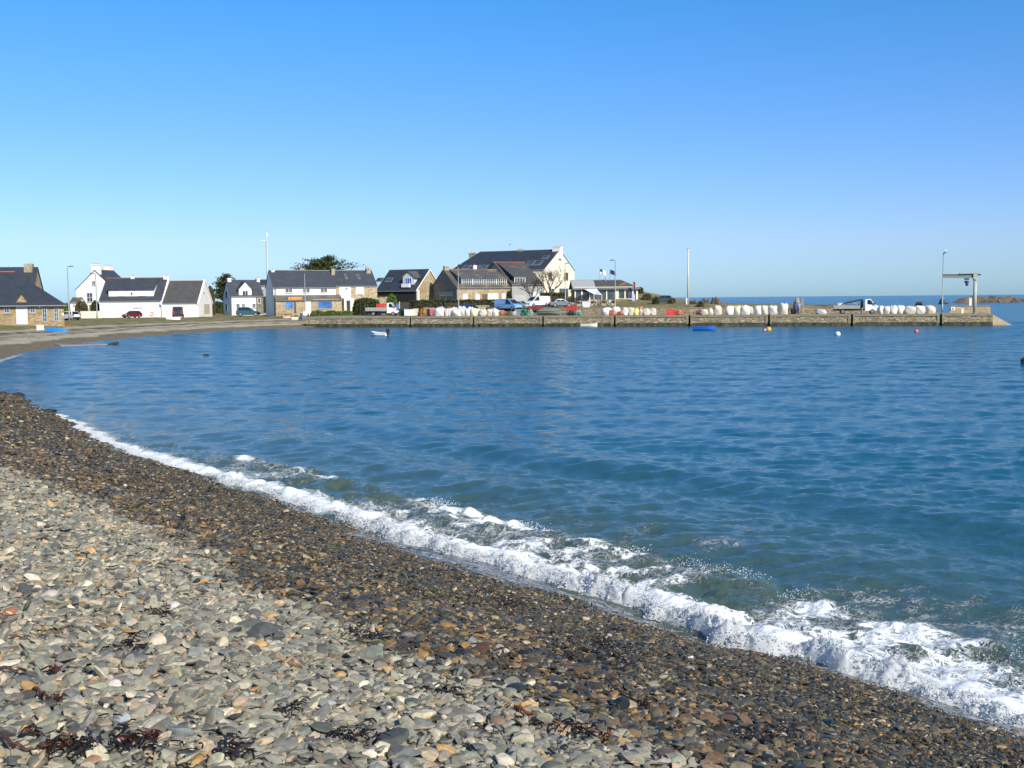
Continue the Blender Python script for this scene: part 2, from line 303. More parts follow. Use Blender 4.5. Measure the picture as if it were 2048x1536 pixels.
def rotm(yaw, ax, tilt):
    """yaw then a tilt about the horizontal axis at angle ax; n x 3 x 3"""
    c, s = np.cos(yaw), np.sin(yaw); Z0 = np.zeros_like(c); O = Z0 + 1
    A = np.stack([np.stack([c, -s, Z0], -1), np.stack([s, c, Z0], -1), np.stack([Z0, Z0, O], -1)], -2)
    kx, ky = np.cos(ax), np.sin(ax); ct, st = np.cos(tilt), np.sin(tilt); v = 1 - ct
    B = np.stack([np.stack([ct + kx * kx * v, kx * ky * v, ky * st], -1), np.stack([kx * ky * v, ct + ky * ky * v, -kx * st], -1), np.stack([-ky * st, kx * st, ct], -1)], -2)
    return B @ A
def stone_mat():
    a = N('beach_stone'); col = a.attr('Col', 'Color'); wt = a.attr('wetness'); P = a.coord()
    w = a.new('TexWave', bands_direction='DIAGONAL'); w.inputs['Scale'].default_value = 9; w.inputs['Distortion'].default_value = 9; w.inputs['Detail'].default_value = 3; a.put(w.inputs['Vector'], P)
    n = a.noise(38, 5, .7); n2 = a.noise(160, 3, .7)
    k = a.math('MULTIPLY', a.mr(n, .3, .7, .72, 1.22), a.mr(n2, .3, .7, .86, 1.12)); k = a.math('MULTIPLY', k, a.mr(w.outputs['Fac'], 0, 1, .93, 1.07))
    c = a.mix(1, col, k, 'MULTIPLY'); a.set(col=c, rough=a.mr(wt, 0, 1, .82, .42), spec=a.mr(wt, 0, 1, .3, .36)); a.bump(a.math('ADD', n, a.math('MULTIPLY', n2, .5)), .35, .006); return a.m
MST = stone_mat()
def put_stones(name, xy, L, colr, wetv, tilt_s, lift, m=MST, lods=None):
    n = len(xy); yaw = rng.uniform(0, 6.283, n); ax = rng.uniform(0, 6.283, n); tl = np.abs(rng.normal(0, tilt_s, n)); Rm = rotm(yaw, ax, tl)
    z = ground(xy[:, 0], xy[:, 1]); pos = np.stack([xy[:, 0], xy[:, 1], z + L * lift], 1)
    rg_ = np.hypot(xy[:, 0], xy[:, 1]); px = L * f / rg_ / 2
    lod = np.where(px > 11, 3, np.where(px > 4.6, 2, 1)) if lods is None else lods
    Vs, Fs, Cs, Ws, off = [], [], [], [], 0
    for l in (1, 2, 3):
        sh, F = LOD[l]; pick = rng.integers(0, len(sh), n)
        for k in range(len(sh)):
            i = np.nonzero((lod == l) & (pick == k))[0]
            if not len(i): continue
            sc = (L[i, None] * .5) * np.stack([np.ones(len(i)), rng.uniform(.8, 1.15, len(i)), rng.uniform(.7, 1.35, len(i))], 1)
            v = np.einsum('nij,nvj->nvi', Rm[i], sh[k][None] * sc[:, None]) + pos[i, None]
            nv = len(sh[k]); Vs.append(v.reshape(-1, 3)); Fs.append((F[None] + (off + np.arange(len(i)) * nv)[:, None, None]).reshape(-1, 3)); off += len(i) * nv
            Cs.append(np.repeat(colr[i], nv, 0)); Ws.append(np.repeat(wetv[i], nv))
    o = fastmesh(name, np.concatenate(Vs), [np.concatenate(Fs)], m, smooth=False); C = np.concatenate(Cs); cattr(o, 'Col', np.concatenate([C, np.ones((len(C), 1))], 1)); fattr(o, 'wetness', np.concatenate(Ws)); return o
def sample(Lf, cover, r0, r1, cond, azr=(-31, 31)):
    e = [r0]
    while e[-1] < r1: e.append(e[-1] * 1.12)
    PX, LL = [], []
    for a0, a1 in zip(e[:-1], e[1:]):
        area = .5 * R(azr[1] - azr[0]) * (a1 * a1 - a0 * a0); Lm = Lf(.5 * (a0 + a1)); n = int(area * cover / (.5 * Lm * Lm))
        r_ = np.sqrt(rng.uniform(a0 * a0, a1 * a1, n)); t_ = rng.uniform(R(azr[0]), R(azr[1]), n); xy = np.stack([r_ * np.sin(t_), r_ * np.cos(t_)], 1)
        L = Lm * np.clip(rng.lognormal(-.12, .5, n), .35, 2.3); o, t = shore_n(xy[:, 0], xy[:, 1]); k = cond(-o, t, xy); PX.append(xy[k]); LL.append(L[k])
    return np.concatenate(PX), np.concatenate(LL)
def edge(xy, t): return 6.55 + 1.1 * (fbm(t * .35 + 3, t * 0 + 1, 3) - .5) + .55 * (fbm(xy[:, 0] * 2.2, xy[:, 1] * 2.2, 2) - .5)
def pal(P, Wt, n, j=.16):
    c = P[rng.choice(len(P), n, p=Wt / Wt.sum())]; return np.clip(c * rng.normal(1, j, (n, 1)) * rng.normal(1, .022, (n, 3)), .008, .9)
def dryness(xy):
    o, t = shore_n(xy[:, 0], xy[:, 1]); return ss(-o - edge(xy, t), -.35, .3)
xy, L = sample(lambda r: max(.056, 2.6 * r / 1100), 2.1, 3.6, 60, lambda s, t, q: (s > edge(q, t) - .35 + .5 * rng.random(len(s))) & (s < 15))
d = dryness(xy) ; d = np.clip(d + rng.normal(0, .12, len(d)), 0, 1)[:, None]
dryst = put_stones('dry_shingle', xy, L, pal(DRYP, DRYW, len(xy)) * d + pal(WETP, WETW, len(xy)) * (1 - d), 1 - d[:, 0], .44, rng.uniform(-.05, .26, len(xy)))
tag(dryst, 'pale dry grey shingle of flat pebbles at the top of the beach', 'shingle', None, 'stuff')
xy, L = sample(lambda r: max(.032, 2.2 * r / 1100), 1.75, 4.4, 60, lambda s, t, q: (s < edge(q, t) + .25 * rng.random(len(s))) & (s > -.4))
o_, t_ = shore_n(xy[:, 0], xy[:, 1]); L = L * np.where(rng.random(len(L)) < .05, 1.6, 1) * (.72 + .25 * ss(-o_, .5, 2.5) + .42 * ss(-o_, 3, 6) * rng.random(len(L)))
wc = pal(WETP * 1.12, WETW, len(xy), .22); och = ss(-o_, 2.2, 5.2) * rng.random(len(L)) > .82; oc = pal(np.array([(.26, .16, .06), (.20, .11, .045), (.36, .28, .17), (.13, .08, .045), (.28, .19, .09)]), np.ones(5), len(xy), .25); wc[och] = oc[och]
wetst = put_stones('wet_shingle', xy, L, wc, np.full(len(xy), 1.), .36, rng.uniform(-.08, .3, len(xy)))
tag(wetst, 'dark wet shingle of small brown and orange pebbles below the dry stones', 'shingle', None, 'stuff')
print('stones', len(dryst.data.vertices), len(wetst.data.vertices))
# ================================================================== FOAM
fm_ = N('white_foam'); fm_.set(col=fm_.ramp(fm_.noise(14, 4), [(.3, (.82, .84, .85)), (.65, (.90, .90, .90))]), rough=.55, spec=.25)
tl_ = fm_.new('BsdfTranslucent'); tl_.inputs[0].default_value = (.85, .88, .9, 1); mx_ = fm_.new('MixShader'); mx_.inputs[0].default_value = .5
fm_.t.links.new(fm_.b.outputs[0], mx_.inputs[1]); fm_.t.links.new(tl_.outputs[0], mx_.inputs[2]); fm_.t.links.new(mx_.outputs[0], fm_.out.inputs[0])
fm_.bump(fm_.noise(60, 6, .75), .6, .02)
def fh(t): return np.interp(t, [-4, 4, 9, 14, 19, 25, 31, 38, 45], [.25, .25, .23, .19, .14, .10, .07, .05, .0]) * (.28 + 1.4 * fbm(t * 1.0 + 40, t * 0, 3))
def fw_(t): return np.interp(t, [-4, 6, 12, 20, 28, 38, 46], [.52, .52, .52, .46, .42, .38, .3])
tg = [-4.]
while tg[-1] < 45: tg.append(tg[-1] + max(.02, .0022 * math.hypot(*(NV * 10 + TV * tg[-1])) ** 1.0))
tg = np.array(tg); ug = np.linspace(0, 1, 70); T_, U_ = np.meshgrid(tg, ug, indexing='ij')
def fxy(T, U): n = n0(T) - .10 + .34 * (fbm(T * 2.2, T * 0 + 9, 4) - .5) + U * fw_(T); return n * NV[0] + T * TV[0], n * NV[1] + T * TV[1]
FX, FY = fxy(T_, U_); prof = np.clip(1 - np.abs((U_ - .40) / np.where(U_ < .40, .42, .62)) ** 2.0, 0, 1) ** .75
bil = np.abs(fbm(FX * 3.2, FY * 3.2, 4) - .5) * 2; bil2 = np.abs(fbm(FX * 9 + 5, FY * 9, 3) - .5) * 2
zb = ground(FX.ravel(), FY.ravel()).reshape(FX.shape); zb = np.maximum(zb, .02)
bil3 = np.abs(fbm(FX * 24 + 5, FY * 24, 2) - .5) * 2
FZ = zb - .03 + fh(T_) * prof * (.35 + 1.1 * bil + .45 * bil2 + .25 * bil3) + .02 * prof
k = .13 * prof * fh(T_) / .3; FX = FX + k * (fbm(FX * 4, FY * 4 + 50, 3) - .5) * 2; FY = FY + k * (fbm(FX * 4 + 90, FY * 4, 3) - .5) * 2
nt_ = len(ug); I = (np.arange(len(tg) - 1)[:, None] * nt_ + np.arange(nt_ - 1)[None]).ravel()
V0 = np.stack([FX, FY, FZ], -1).reshape(-1, 3); F0 = np.stack([I, I + 1, I + nt_ + 1, I + nt_], 1)
nb = 46000; t = -4 + 49 * rng.random(nb) ** 1.7; u = np.clip(rng.normal(.40, .24, nb), -.12, 1.05)
bx, by = fxy(t, u); pr = np.clip(1 - np.abs((u - .40) / np.where(u < .40, .48, .66)) ** 2, 0, 1) ** .7; rg2 = np.hypot(bx, by)
zz = np.maximum(ground(bx, by), .02) + fh(t) * pr * (.3 + .95 * np.abs(fbm(bx * 3.2, by * 3.2, 4) - .5) * 2 + .5 * rng.random(nb) ** 2.2)
fly = rng.random(nb) < .10; zz += fly * rng.random(nb) ** 1.6 * .30 * fh(t)
br = np.maximum(np.clip(rng.lognormal(-4.9, .4, nb), 0, .02), .45 * rg2 / 1100) * np.where(fly, .6, 1.)
def blobs(px, py, pz, pr_):
    sh, F = LOD[1]; n = len(px); v0 = ico(1)[0]; v = v0[None] * pr_[:, None, None] * rng.uniform(.6, 1.35, (n, 1, 3)) + np.stack([px, py, pz], 1)[:, None]
    return v.reshape(-1, 3), (F[None] + (np.arange(n) * 12)[:, None, None]).reshape(-1, 3)
V1, F1 = blobs(bx, by, zz, br)
nc = 8000; t = -6 + 32 * rng.random(nc) ** 1.25; o = line2(t) + rng.normal(0, .16, nc); cl = fbm(t * .9 + 11, t * 0 + 4, 3) + .22 * (fbm(t * 5, t * 0, 2) - .5)
kp = (cl * (1 - ss(t, 8, 27) * .35) > .44); t, o = t[kp], o[kp]; n = n0(t) + o; bx, by = n * NV[0] + t * TV[0], n * NV[1] + t * TV[1]
zc = .03 + .10 * rng.random(len(t)) ** 1.6 * np.interp(t, [0, 14, 26], [1.2, .9, .4]); br = np.maximum(np.clip(rng.lognormal(-5.1, .35, len(t)), 0, .014), .42 * np.hypot(bx, by) / 1100)
V2, F2 = blobs(bx, by, zc, br)
ns = 7000; t = rng.uniform(3, 34, ns); s_ = np.abs(rng.normal(0, .35, ns)) + 2.4 * rng.random(ns) * (np.exp(-((t - 14) / 2.6) ** 2) + .6 * np.exp(-((t - 5.5) / 1.5) ** 2)); n = n0(t) - s_; bx, by = n * NV[0] + t * TV[0], n * NV[1] + t * TV[1]
kp = np.abs(fbm(bx * 1.1 + by * .3, by * 4.5, 4) - .5) < .05; bx, by = bx[kp], by[kp]; V3, F3 = blobs(bx, by, ground(bx, by) + .018, np.maximum(.0055, .3 * np.hypot(bx, by) / 1100)); V3[:, 2] = V3[:, 2]      # backwash flecks left on the wet stones
foam = fastmesh('breaking_foam', np.concatenate([V0, V1, V2, V3]), [F0, np.concatenate([F1 + len(V0), F2 + len(V0) + len(V1), F3 + len(V0) + len(V1) + len(V2)])], fm_.m)
tag(foam, 'white foam of a small wave breaking along the shingle', 'foam', None, 'stuff')
# ================================================================== BUILDING KIT
class MB:
    def __init__(s): s.v, s.f, s.mi = [], [], []
    def add(s, V, F, mi=0):
        o = len(s.v); s.v += [tuple(p) for p in V]
        for q in F: s.f.append(tuple(i + o for i in q)); s.mi.append(mi)
        return s
    def box(s, x0, x1, y0, y1, z0, z1, mi=0):
        return s.add([(x, y, z) for z in (z0, z1) for y in (y0, y1) for x in (x0, x1)], [(0, 2, 3, 1), (4, 5, 7, 6), (0, 1, 5, 4), (2, 6, 7, 3), (0, 4, 6, 2), (1, 3, 7, 5)], mi)
    def hull(s, P, mi=0, yc=0):
        """closed side profile P of (x, z, half width), clockwise seen from -y"""
        n = len(P); V = [(x, yc - h, z) for x, z, h in P] + [(x, yc + h, z) for x, z, h in P]
        return s.add(V, [tuple(range(n)), tuple(range(2 * n - 1, n - 1, -1))] + [(i, i + n, (i + 1) % n + n, (i + 1) % n) for i in range(n)], mi)
    def prism(s, P, a, b, ax='x', mi=0):
        """polygon P extruded along an axis from a to b; P is (y, z) for x, (x, z) for y, (x, y) for z"""
        n = len(P); mk = {'x': lambda t, p: (t, p[0], p[1]), 'y': lambda t, p: (p[0], t, p[1]), 'z': lambda t, p: (p[0], p[1], t)}[ax]
        return s.add([mk(a, p) for p in P] + [mk(b, p) for p in P], [tuple(range(n))[::-1], tuple(range(n, 2 * n))] + [(i, (i + 1) % n, (i + 1) % n + n, i + n) for i in range(n)], mi)
    def tube(s, pts, rad, n=8, mi=0):
        pts = [Vector(p) for p in pts]; rad = rad if isinstance(rad, (list, tuple)) else [rad] * len(pts); V = []
        for i, p in enumerate(pts):
            d = (pts[min(i + 1, len(pts) - 1)] - pts[max(i - 1, 0)]).normalized(); a = d.orthogonal().normalized() if abs(d.z) < .99 else Vector((1, 0, 0)); b = d.cross(a)
            if i and (a - pa).length > (a + pa).length: a = -a; b = -b
            pa = a
            V += [p + (a * math.cos(6.2832 * k / n) + b * math.sin(6.2832 * k / n)) * rad[i] for k in range(n)]
        F = [(i * n + k, i * n + (k + 1) % n, (i + 1) * n + (k + 1) % n, (i + 1) * n + k) for i in range(len(pts) - 1) for k in range(n)]
        return s.add(V, F + [tuple(range(n))[::-1], tuple((len(pts) - 1) * n + k for k in range(n))], mi)
    def ball(s, c, r, n=2, mi=0, noise=0, sd=0):
        V, F = ico(n); r = np.array(r if isinstance(r, (tuple, list)) else (r, r, r)); V = V.copy()
        if noise: V *= (1 + noise * (np.sin(V @ np.array([3.1, 2.3, 1.7]) * 1.6 + sd) + np.sin(V @ np.array([-2.2, 4.1, 3.3]) * 1.3 + sd * 2)))[:, None]
        return s.add(V * r + np.array(c), F.tolist(), mi)
    def grid(s, fn, nu, nv, mi=0, closeu=False):
        V = [fn(i / (nu if closeu else nu - 1), j / (nv - 1)) for j in range(nv) for i in range(nu)]
        F = [(j * nu + i, j * nu + (i + 1) % nu, (j + 1) * nu + (i + 1) % nu, (j + 1) * nu + i) for j in range(nv - 1) for i in range(nu if closeu else nu - 1)]
        return s.add(V, F, mi)
    def build(s, name, mats, parent=None, loc=None, rz=0, smooth=False, rot=None):
        mats = mats if isinstance(mats, (list, tuple)) else [mats]
        me = bpy.data.meshes.new(name); me.from_pydata(s.v, [], s.f)
        for m in mats: me.materials.append(m)
        me.polygons.foreach_set('material_index', s.mi)
        b = bmesh.new(); b.from_mesh(me); bmesh.ops.recalc_face_normals(b, faces=b.faces); b.to_mesh(me); b.free()
        if smooth: me.polygons.foreach_set('use_smooth', [True] * len(me.polygons))
        o = bpy.data.objects.new(name, me); COL.objects.link(o)
        if parent: o.parent = parent
        if loc is not None: o.location = tuple(loc)
        o.rotation_euler = rot or (0, 0, rz); return o
def copy_tree(o, parent=None):
    c = o.copy(); COL.objects.link(c)
    if parent: c.parent = parent
    for ch in list(o.children): copy_tree(ch, c)
    return c
# materials of the village
WHITE = plain('white_render', (.80, .78, .73), .85, .10, .45, fine=.10); CREAM = plain('cream_render', (.80, .74, .56), .85, .07, .5); WHP = plain('white_paint', (.80, .80, .79), .45, .06)
GREYR = plain('grey_render', (.34, .34, .33), .85, .1, .7); SHUT = plain('shutter_white', (.70, .70, .70), .5, .05)
STONE = stone_wall('granite_wall', [(.40, .29, .17), (.50, .38, .22), (.31, .23, .14), (.56, .46, .30), (.44, .35, .23)], (.52, .44, .30), 3.6)
STON_DARK = stone_wall('grey_and_shaded_stone', [(.20, .19, .16), (.28, .25, .20), (.16, .15, .13), (.33, .30, .24)], (.30, .27, .22), 3.6)  # darker grey stone, also used to paint shade on a gable
STONB = stone_wall('boathouse_stone', [(.34, .23, .12), (.43, .31, .16), (.28, .19, .10), (.46, .36, .22)], (.42, .34, .22), 3.2)
SLATE = slate('slate_roof', (.055, .062, .075)); SLATB = slate('dark_slate', (.036, .044, .058)); SLATG = slate('weathered_slate', (.105, .095, .082), .55); SLATP = slate('grey_slate', (.085, .082, .078)); SLATO = slate('old_slate', (.085, .080, .074), .25)
RIDGE = plain('clay_ridge', (.40, .12, .06), .8, .25, 3); POTM = plain('clay_pot', (.42, .16, .08), .8, .2, 3); CHIM = stone_wall('chimney_stone', [(.40, .32, .22), (.48, .40, .28), (.32, .25, .17)], (.45, .40, .30), 3.0)
GL = glass(); GLB = glass('blue_glass', (.035, .10, .28), .15); WOOD = plain('brown_wood', (.14, .085, .045), .7, .25, 2); LIL = plain('lilac_paint', (.58, .55, .62), .6, .05, 1); DARK = plain('dark_trim_and_shade', (.015, .015, .016), .8)  # the near black serves dark trim and painted shade in passage, eave and slots
CONC = plain('concrete', (.36, .33, .27), .9, .2, .8, .3, fine=.4); ZINC = plain('galvanised_steel', (.34, .36, .36), .45, .1, 2, metal=.6); LEAD = plain('lead_flashing', (.22, .23, .24), .6); GRBL = plain('blue_grey_frame', (.42, .48, .52), .5)
def hit(px, py, o, e):
    """pixel ray against the upright plane through o along the flat direction e: distance along e, height"""
    d = ray(px, py); nx_, ny_ = -e[1], e[0]; t = ((o[0] - C0[0]) * nx_ + (o[1] - C0[1]) * ny_) / (d[0] * nx_ + d[1] * ny_); q = d * t + C0
    return (q[0] - o[0]) * e[0] + (q[1] - o[1]) * e[1], q[2]
class House:
    """a gabled building; its front plane runs from the left px to the right px"""
    def __init__(s, name, label, cat, l, r, base, Y, rot, depth, eave, ridge, wallm, roofm, anchor='l', ridgem=RIDGE, hipl=0, hipr=0, axis='x', gmat=None, over=.25, group=None, wall_z0=-1.5, apex=None, dl=None, dr=None):
        rt = R(rot); s.e = np.array([math.cos(rt), math.sin(rt)]); s.b = np.array([-math.sin(rt), math.cos(rt)])
        c = W(l if anchor == 'l' else r, base, Y); w = hit(r if anchor == 'l' else l, base, c, s.e)[0]
        if anchor == 'r': c = c + np.array([*(s.e * w), 0]); w = -w
        depth = hit(dl, base, c, s.b)[0] if dl else hit(dr, base, c[:2] + s.e * w, s.b)[0] if dr else depth
        s.w, s.d, s.z0, s.o = w, depth, c[2], c; s.t = thing(name, label, cat, c, rt, group); m = (l + r) / 2
        s.eave = s.f(m, eave)[1]; o2 = c[:2] + s.b * depth / 2; s.mid = o2; s.hr = hit(m if apex is None else apex, ridge, o2, s.e)[1] - s.z0 if axis == 'x' else s.f(m if apex is None else apex, ridge)[1]
        s.axis = axis; E, Hh, D = s.eave, s.hr, depth; s.wm, s.rm = wallm, roofm
        if axis == 'x':
            b = MB()
            if hipl or hipr:
                b.box(0, w, 0, D, wall_z0, E)
                for h_, x_ in ((hipl, .0), (hipr, w - .3)):
                    if not h_: b.prism([(0, E), (D, E), (D / 2, Hh - .06)], x_, x_ + .3, 'x')
            else: b.prism([(0, wall_z0), (D, wall_z0), (D, E), (D / 2, Hh - .06), (0, E)], 0, w, 'x')
            b.build('wall', [wallm], s.t)
            k = over * (Hh - E) / (D / 2); rb = MB(); x0, x1 = -over * .6, w + over * .6; T = .14
            a0, a1 = (x0 + hipl, x1 - hipr)
            for yy, ym in ((-over, D / 2), (D + over, D / 2)):
                lo = [(x0, yy, E - k), (x1, yy, E - k), (a1, ym, Hh), (a0, ym, Hh)]
                rb.add(lo + [(x, y, z + T) for x, y, z in lo], [(0, 1, 2, 3), (4, 5, 6, 7), (0, 1, 5, 4), (1, 2, 6, 5), (2, 3, 7, 6), (3, 0, 4, 7)])
            for xx, aa, h_ in ((x0, a0, hipl), (x1, a1, hipr)):
                if h_:
                    lo = [(xx, -over, E - k), (xx, D + over, E - k), (aa, D / 2, Hh)]; rb.add(lo + [(x, y, z + T) for x, y, z in lo], [(0, 1, 2), (3, 4, 5), (0, 1, 4, 3), (1, 2, 5, 4), (2, 0, 3, 5)])
            s.roof = rb.build('roof', [roofm], s.t)
            if ridgem: MB().box(a0, a1, D / 2 - .13, D / 2 + .13, Hh + T - .03, Hh + T + .09).build('ridge_tiles', [ridgem], s.roof)
            MB().box(x0, x1, -over - .09, -over - .01, E - k - .02, E - k + .1).build('gutter', [LEAD], s.t)
        else:
            b = MB().prism([(0, wall_z0), (w, wall_z0), (w, E), (w / 2, Hh - .06), (0, E)], 0, D, 'y'); b.build('wall', [wallm], s.t); rb = MB(); k = over * (Hh - E) / (w / 2); T = .14
            for xx in (-over, w + over):
                lo = [(xx, -.12, E - k), (xx, D + .12, E - k), (w / 2, D + .12, Hh), (w / 2, -.12, Hh)]; rb.add(lo + [(x, y, z + T) for x, y, z in lo], [(0, 1, 2, 3), (4, 5, 6, 7), (0, 1, 5, 4), (1, 2, 6, 5), (2, 3, 7, 6), (3, 0, 4, 7)])
            s.roof = rb.build('roof', [roofm], s.t)
            if ridgem: MB().box(w / 2 - .13, w / 2 + .13, .1, D - .1, Hh + T - .03, Hh + T + .09).build('ridge_tiles', [ridgem], s.roof)
    def f(s, px, py):
        x, z = hit(px, py, s.o, s.e); return x, z - s.z0
    def side(s, px, py, right=False):
        o = s.o[:2] + s.e * (s.w if right else 0); y, z = hit(px, py, o, s.b); return y, z - s.z0
    def slope_y(s, z): return (z - s.eave) / (s.hr - s.eave) * s.d / 2
    def opening(s, rect, kind='window', face='f', frame=WHP, pane=None, bars=1, hbars=0, parent=None, yoff=0., surround=None, label=None, fw=.07):
        pane = pane or GL
        (a0, z1), (a1, z0) = [s.f(*q) if face == 'f' else s.side(*q, right=face == 'r') for q in ((rect[0], rect[1]), (rect[2], rect[3]))]
        a0, a1 = min(a0, a1), max(a0, a1); b = MB(); p = MB(); d = .06
        def bx(m, u0, u1, v0, v1, dd, h0=0.):
            if face == 'f': m.box(u0, u1, yoff - dd, yoff - h0, v0, v1)
            elif face == 'l': m.box(-dd, -h0, u0, u1, v0, v1)
            else: m.box(s.w + h0, s.w + dd, u0, u1, v0, v1)
        bx(b, a0, a0 + fw, z0, z1, d); bx(b, a1 - fw, a1, z0, z1, d); bx(b, a0 + fw, a1 - fw, z1 - fw, z1, d); bx(b, a0 + fw, a1 - fw, z0, z0 + fw, d)
        for i in range(bars): u = a0 + (a1 - a0) * (i + 1) / (bars + 1); bx(b, u - .03, u + .03, z0 + fw, z1 - fw, d - .005)
        for i in range(hbars): v = z0 + (z1 - z0) * (i + 1) / (hbars + 1); bx(b, a0 + fw, a1 - fw, v - .025, v + .025, d - .01)
        bx(p, a0 + fw * .5, a1 - fw * .5, z0 + fw * .5, z1 - fw * .5, .03, .002)
        fo_ = b.build(kind, [frame], parent or s.t); p.build('pane' if kind != 'door' else 'panel', [pane], fo_)
        if label: fo_['label'] = label
        if kind == 'window' and not parent:
            q = MB(); bx(q, a0 - .08, a1 + .08, z0 - .1, z0 - .004, .12); q.build('sill', [surround or CONC], fo_)
        return fo_
    def chimney(s, rect, y=None, m=CHIM, pots=2, dy=.7, side=None):
        """rect in pixels; it stands on the ridge, or at local y"""
        y = s.d / 2 if y is None else y; o = s.o[:2] + s.b * y
        (x0, z1), (x1, z0) = hit(rect[0], rect[1], o, s.e), hit(rect[2], rect[3], o, s.e); z1 -= s.z0; z0 -= s.z0
        if s.axis == 'x': zb = s.eave + (s.hr - s.eave) * (1 - abs(y - s.d / 2) / (s.d / 2))
        else: zb = s.eave + (s.hr - s.eave) * (1 - min(1, abs((x0 + x1) / 2 - s.w / 2) / (s.w / 2)))
        b = MB().box(x0, x1, y - dy / 2, y + dy / 2, min(z0, zb) - .6, z1 - .18).box(x0 - .07, x1 + .07, y - dy / 2 - .07, y + dy / 2 + .07, z1 - .18, z1)
        for i in range(pots): xx = x0 + (x1 - x0) * (i + .5) / pots; b.tube([(xx, y, z1), (xx, y, z1 + .28)], [.11, .09], 8, 1)
        return b.build('chimney', [m, POTM], s.roof)
    def skylight(s, rect):
        m = (rect[0] + rect[2]) / 2; zc = None
        # on the front slope: find the local point by stepping back along y
        def on(px, py):
            for k in range(60):
                y = s.d / 2 * k / 59; x, z = hit(px, py, s.o[:2] + s.b * y, s.e)
                if z - s.z0 < s.eave + (s.hr - s.eave) * y / (s.d / 2) + .16: return x, y
            return x, y
        xa, ya = on(rect[0], rect[1]); xb, yb = on(rect[2], rect[3]); ya, yb = max(ya, yb), min(ya, yb); g = (s.hr - s.eave) / (s.d / 2); Z = lambda y: s.eave + g * y + .15
        b = MB(); P = lambda x0, x1, y0, y1, h, mi: b.add([(x0, y0, Z(y0)), (x1, y0, Z(y0)), (x1, y1, Z(y1)), (x0, y1, Z(y1)), (x0, y0, Z(y0) + h), (x1, y0, Z(y0) + h), (x1, y1, Z(y1) + h), (x0, y1, Z(y1) + h)], [(0, 1, 2, 3), (4, 5, 6, 7), (0, 1, 5, 4), (1, 2, 6, 5), (2, 3, 7, 6), (3, 0, 4, 7)], mi)
        P(xa, xb, yb, ya, .08, 0); o = b.build('skylight', [LEAD], s.roof); b = MB(); P(xa + .09, xb - .09, yb + .09, ya - .09, .1, 0); b.build('pane', [GL], o)
    def shed_dormer(s, rect, m=None, roofm=None, yoff=.35, windows=(), wkw=None):
        """long flat-fronted dormer; rect = its wall in pixels"""
        o = s.o[:2] + s.b * yoff; (x0, z1), (x1, z0) = hit(rect[0], rect[1], o, s.e), hit(rect[2], rect[3], o, s.e); z1 -= s.z0; z0 -= s.z0; g = (s.hr - s.eave) / (s.d / 2)
        zz = s.hr - .02; ye = s.d / 2; b = MB().prism([(yoff, z0 - .3), (yoff, z1), (ye, zz - .02), (ye, z0 - .3)], x0, x1, 'x'); dm = b.build('dormer', [m or s.wm], s.t)
        t = .1; rb = MB().prism([(yoff - .25, z1 - .02), (ye, zz + .12), (ye, zz + .12 + t), (yoff - .25, z1 - .02 + t)], x0 - .2, x1 + .2, 'x'); rb.build('dormer_roof', [roofm or s.rm], dm)
        oo = s.o; s.o = np.array([o[0], o[1], s.o[2]])
        for wr, kw in windows: s.opening(wr, parent=dm, yoff=yoff, **kw)
        s.o = oo; return dm
    def gable_dormer(s, px0, px1, base, eave, apex, m=None, roofm=None, yoff=0., windows=(), proud=.03, ov=.28):
        o = s.o[:2] + s.b * yoff; x0, zb = hit(px0, base, o, s.e); x1, ze = hit(px1, eave, o, s.e); za = hit((px0 + px1) / 2, apex, o, s.e)[1]; zb, ze, za = zb - s.z0, ze - s.z0, za - s.z0; xm = (x0 + x1) / 2
        g = (s.hr - s.eave) / (s.d / 2); ya = min(s.d / 2, (za - s.eave) / g + .3); yf = yoff - proud
        b = MB().prism([(x0, zb), (x1, zb), (x1, ze), (xm, za), (x0, ze)], yf, ya, 'y'); dm = b.build('dormer', [m or s.wm], s.t); rb = MB(); k = ov * (za - ze) / ((x1 - x0) / 2); T = .12
        for xx, sg in ((x0 - ov, 1), (x1 + ov, -1)):
            lo = [(xx, yf - .2, ze - k + .02), (xx, ya, ze - k + .02), (xm, ya, za + .02), (xm, yf - .2, za + .02)]; rb.add(lo + [(x, y, z + T) for x, y, z in lo], [(0, 1, 2, 3), (4, 5, 6, 7), (0, 1, 5, 4), (1, 2, 6, 5), (2, 3, 7, 6), (3, 0, 4, 7)])
        rb.build('dormer_roof', [roofm or s.rm], dm); oo = s.o; s.o = np.array([o[0], o[1], s.o[2]])
        for wr, kw in windows: s.opening(wr, parent=dm, yoff=yf, **kw)
        s.o = oo; return dm
    def panel(s, name, rect, m, th=.05, yoff=0., face='f', parent=None):
        (a0, z1), (a1, z0) = [s.f(*q) if face == 'f' else s.side(*q, right=face == 'r') for q in ((rect[0], rect[1]), (rect[2], rect[3]))]
        a0, a1 = min(a0, a1), max(a0, a1); b = MB()
        if face == 'f': b.box(a0, a1, yoff - th, yoff - .002, z0, z1)
        elif face == 'l': b.box(-th, -.002, a0, a1, z0, z1)
        else: b.box(s.w + .002, s.w + th, a0, a1, z0, z1)
        return b.build(name, [m], parent or s.t)
# ================================================================== VILLAGE, from the near end of the shore to the pier
g_h = None
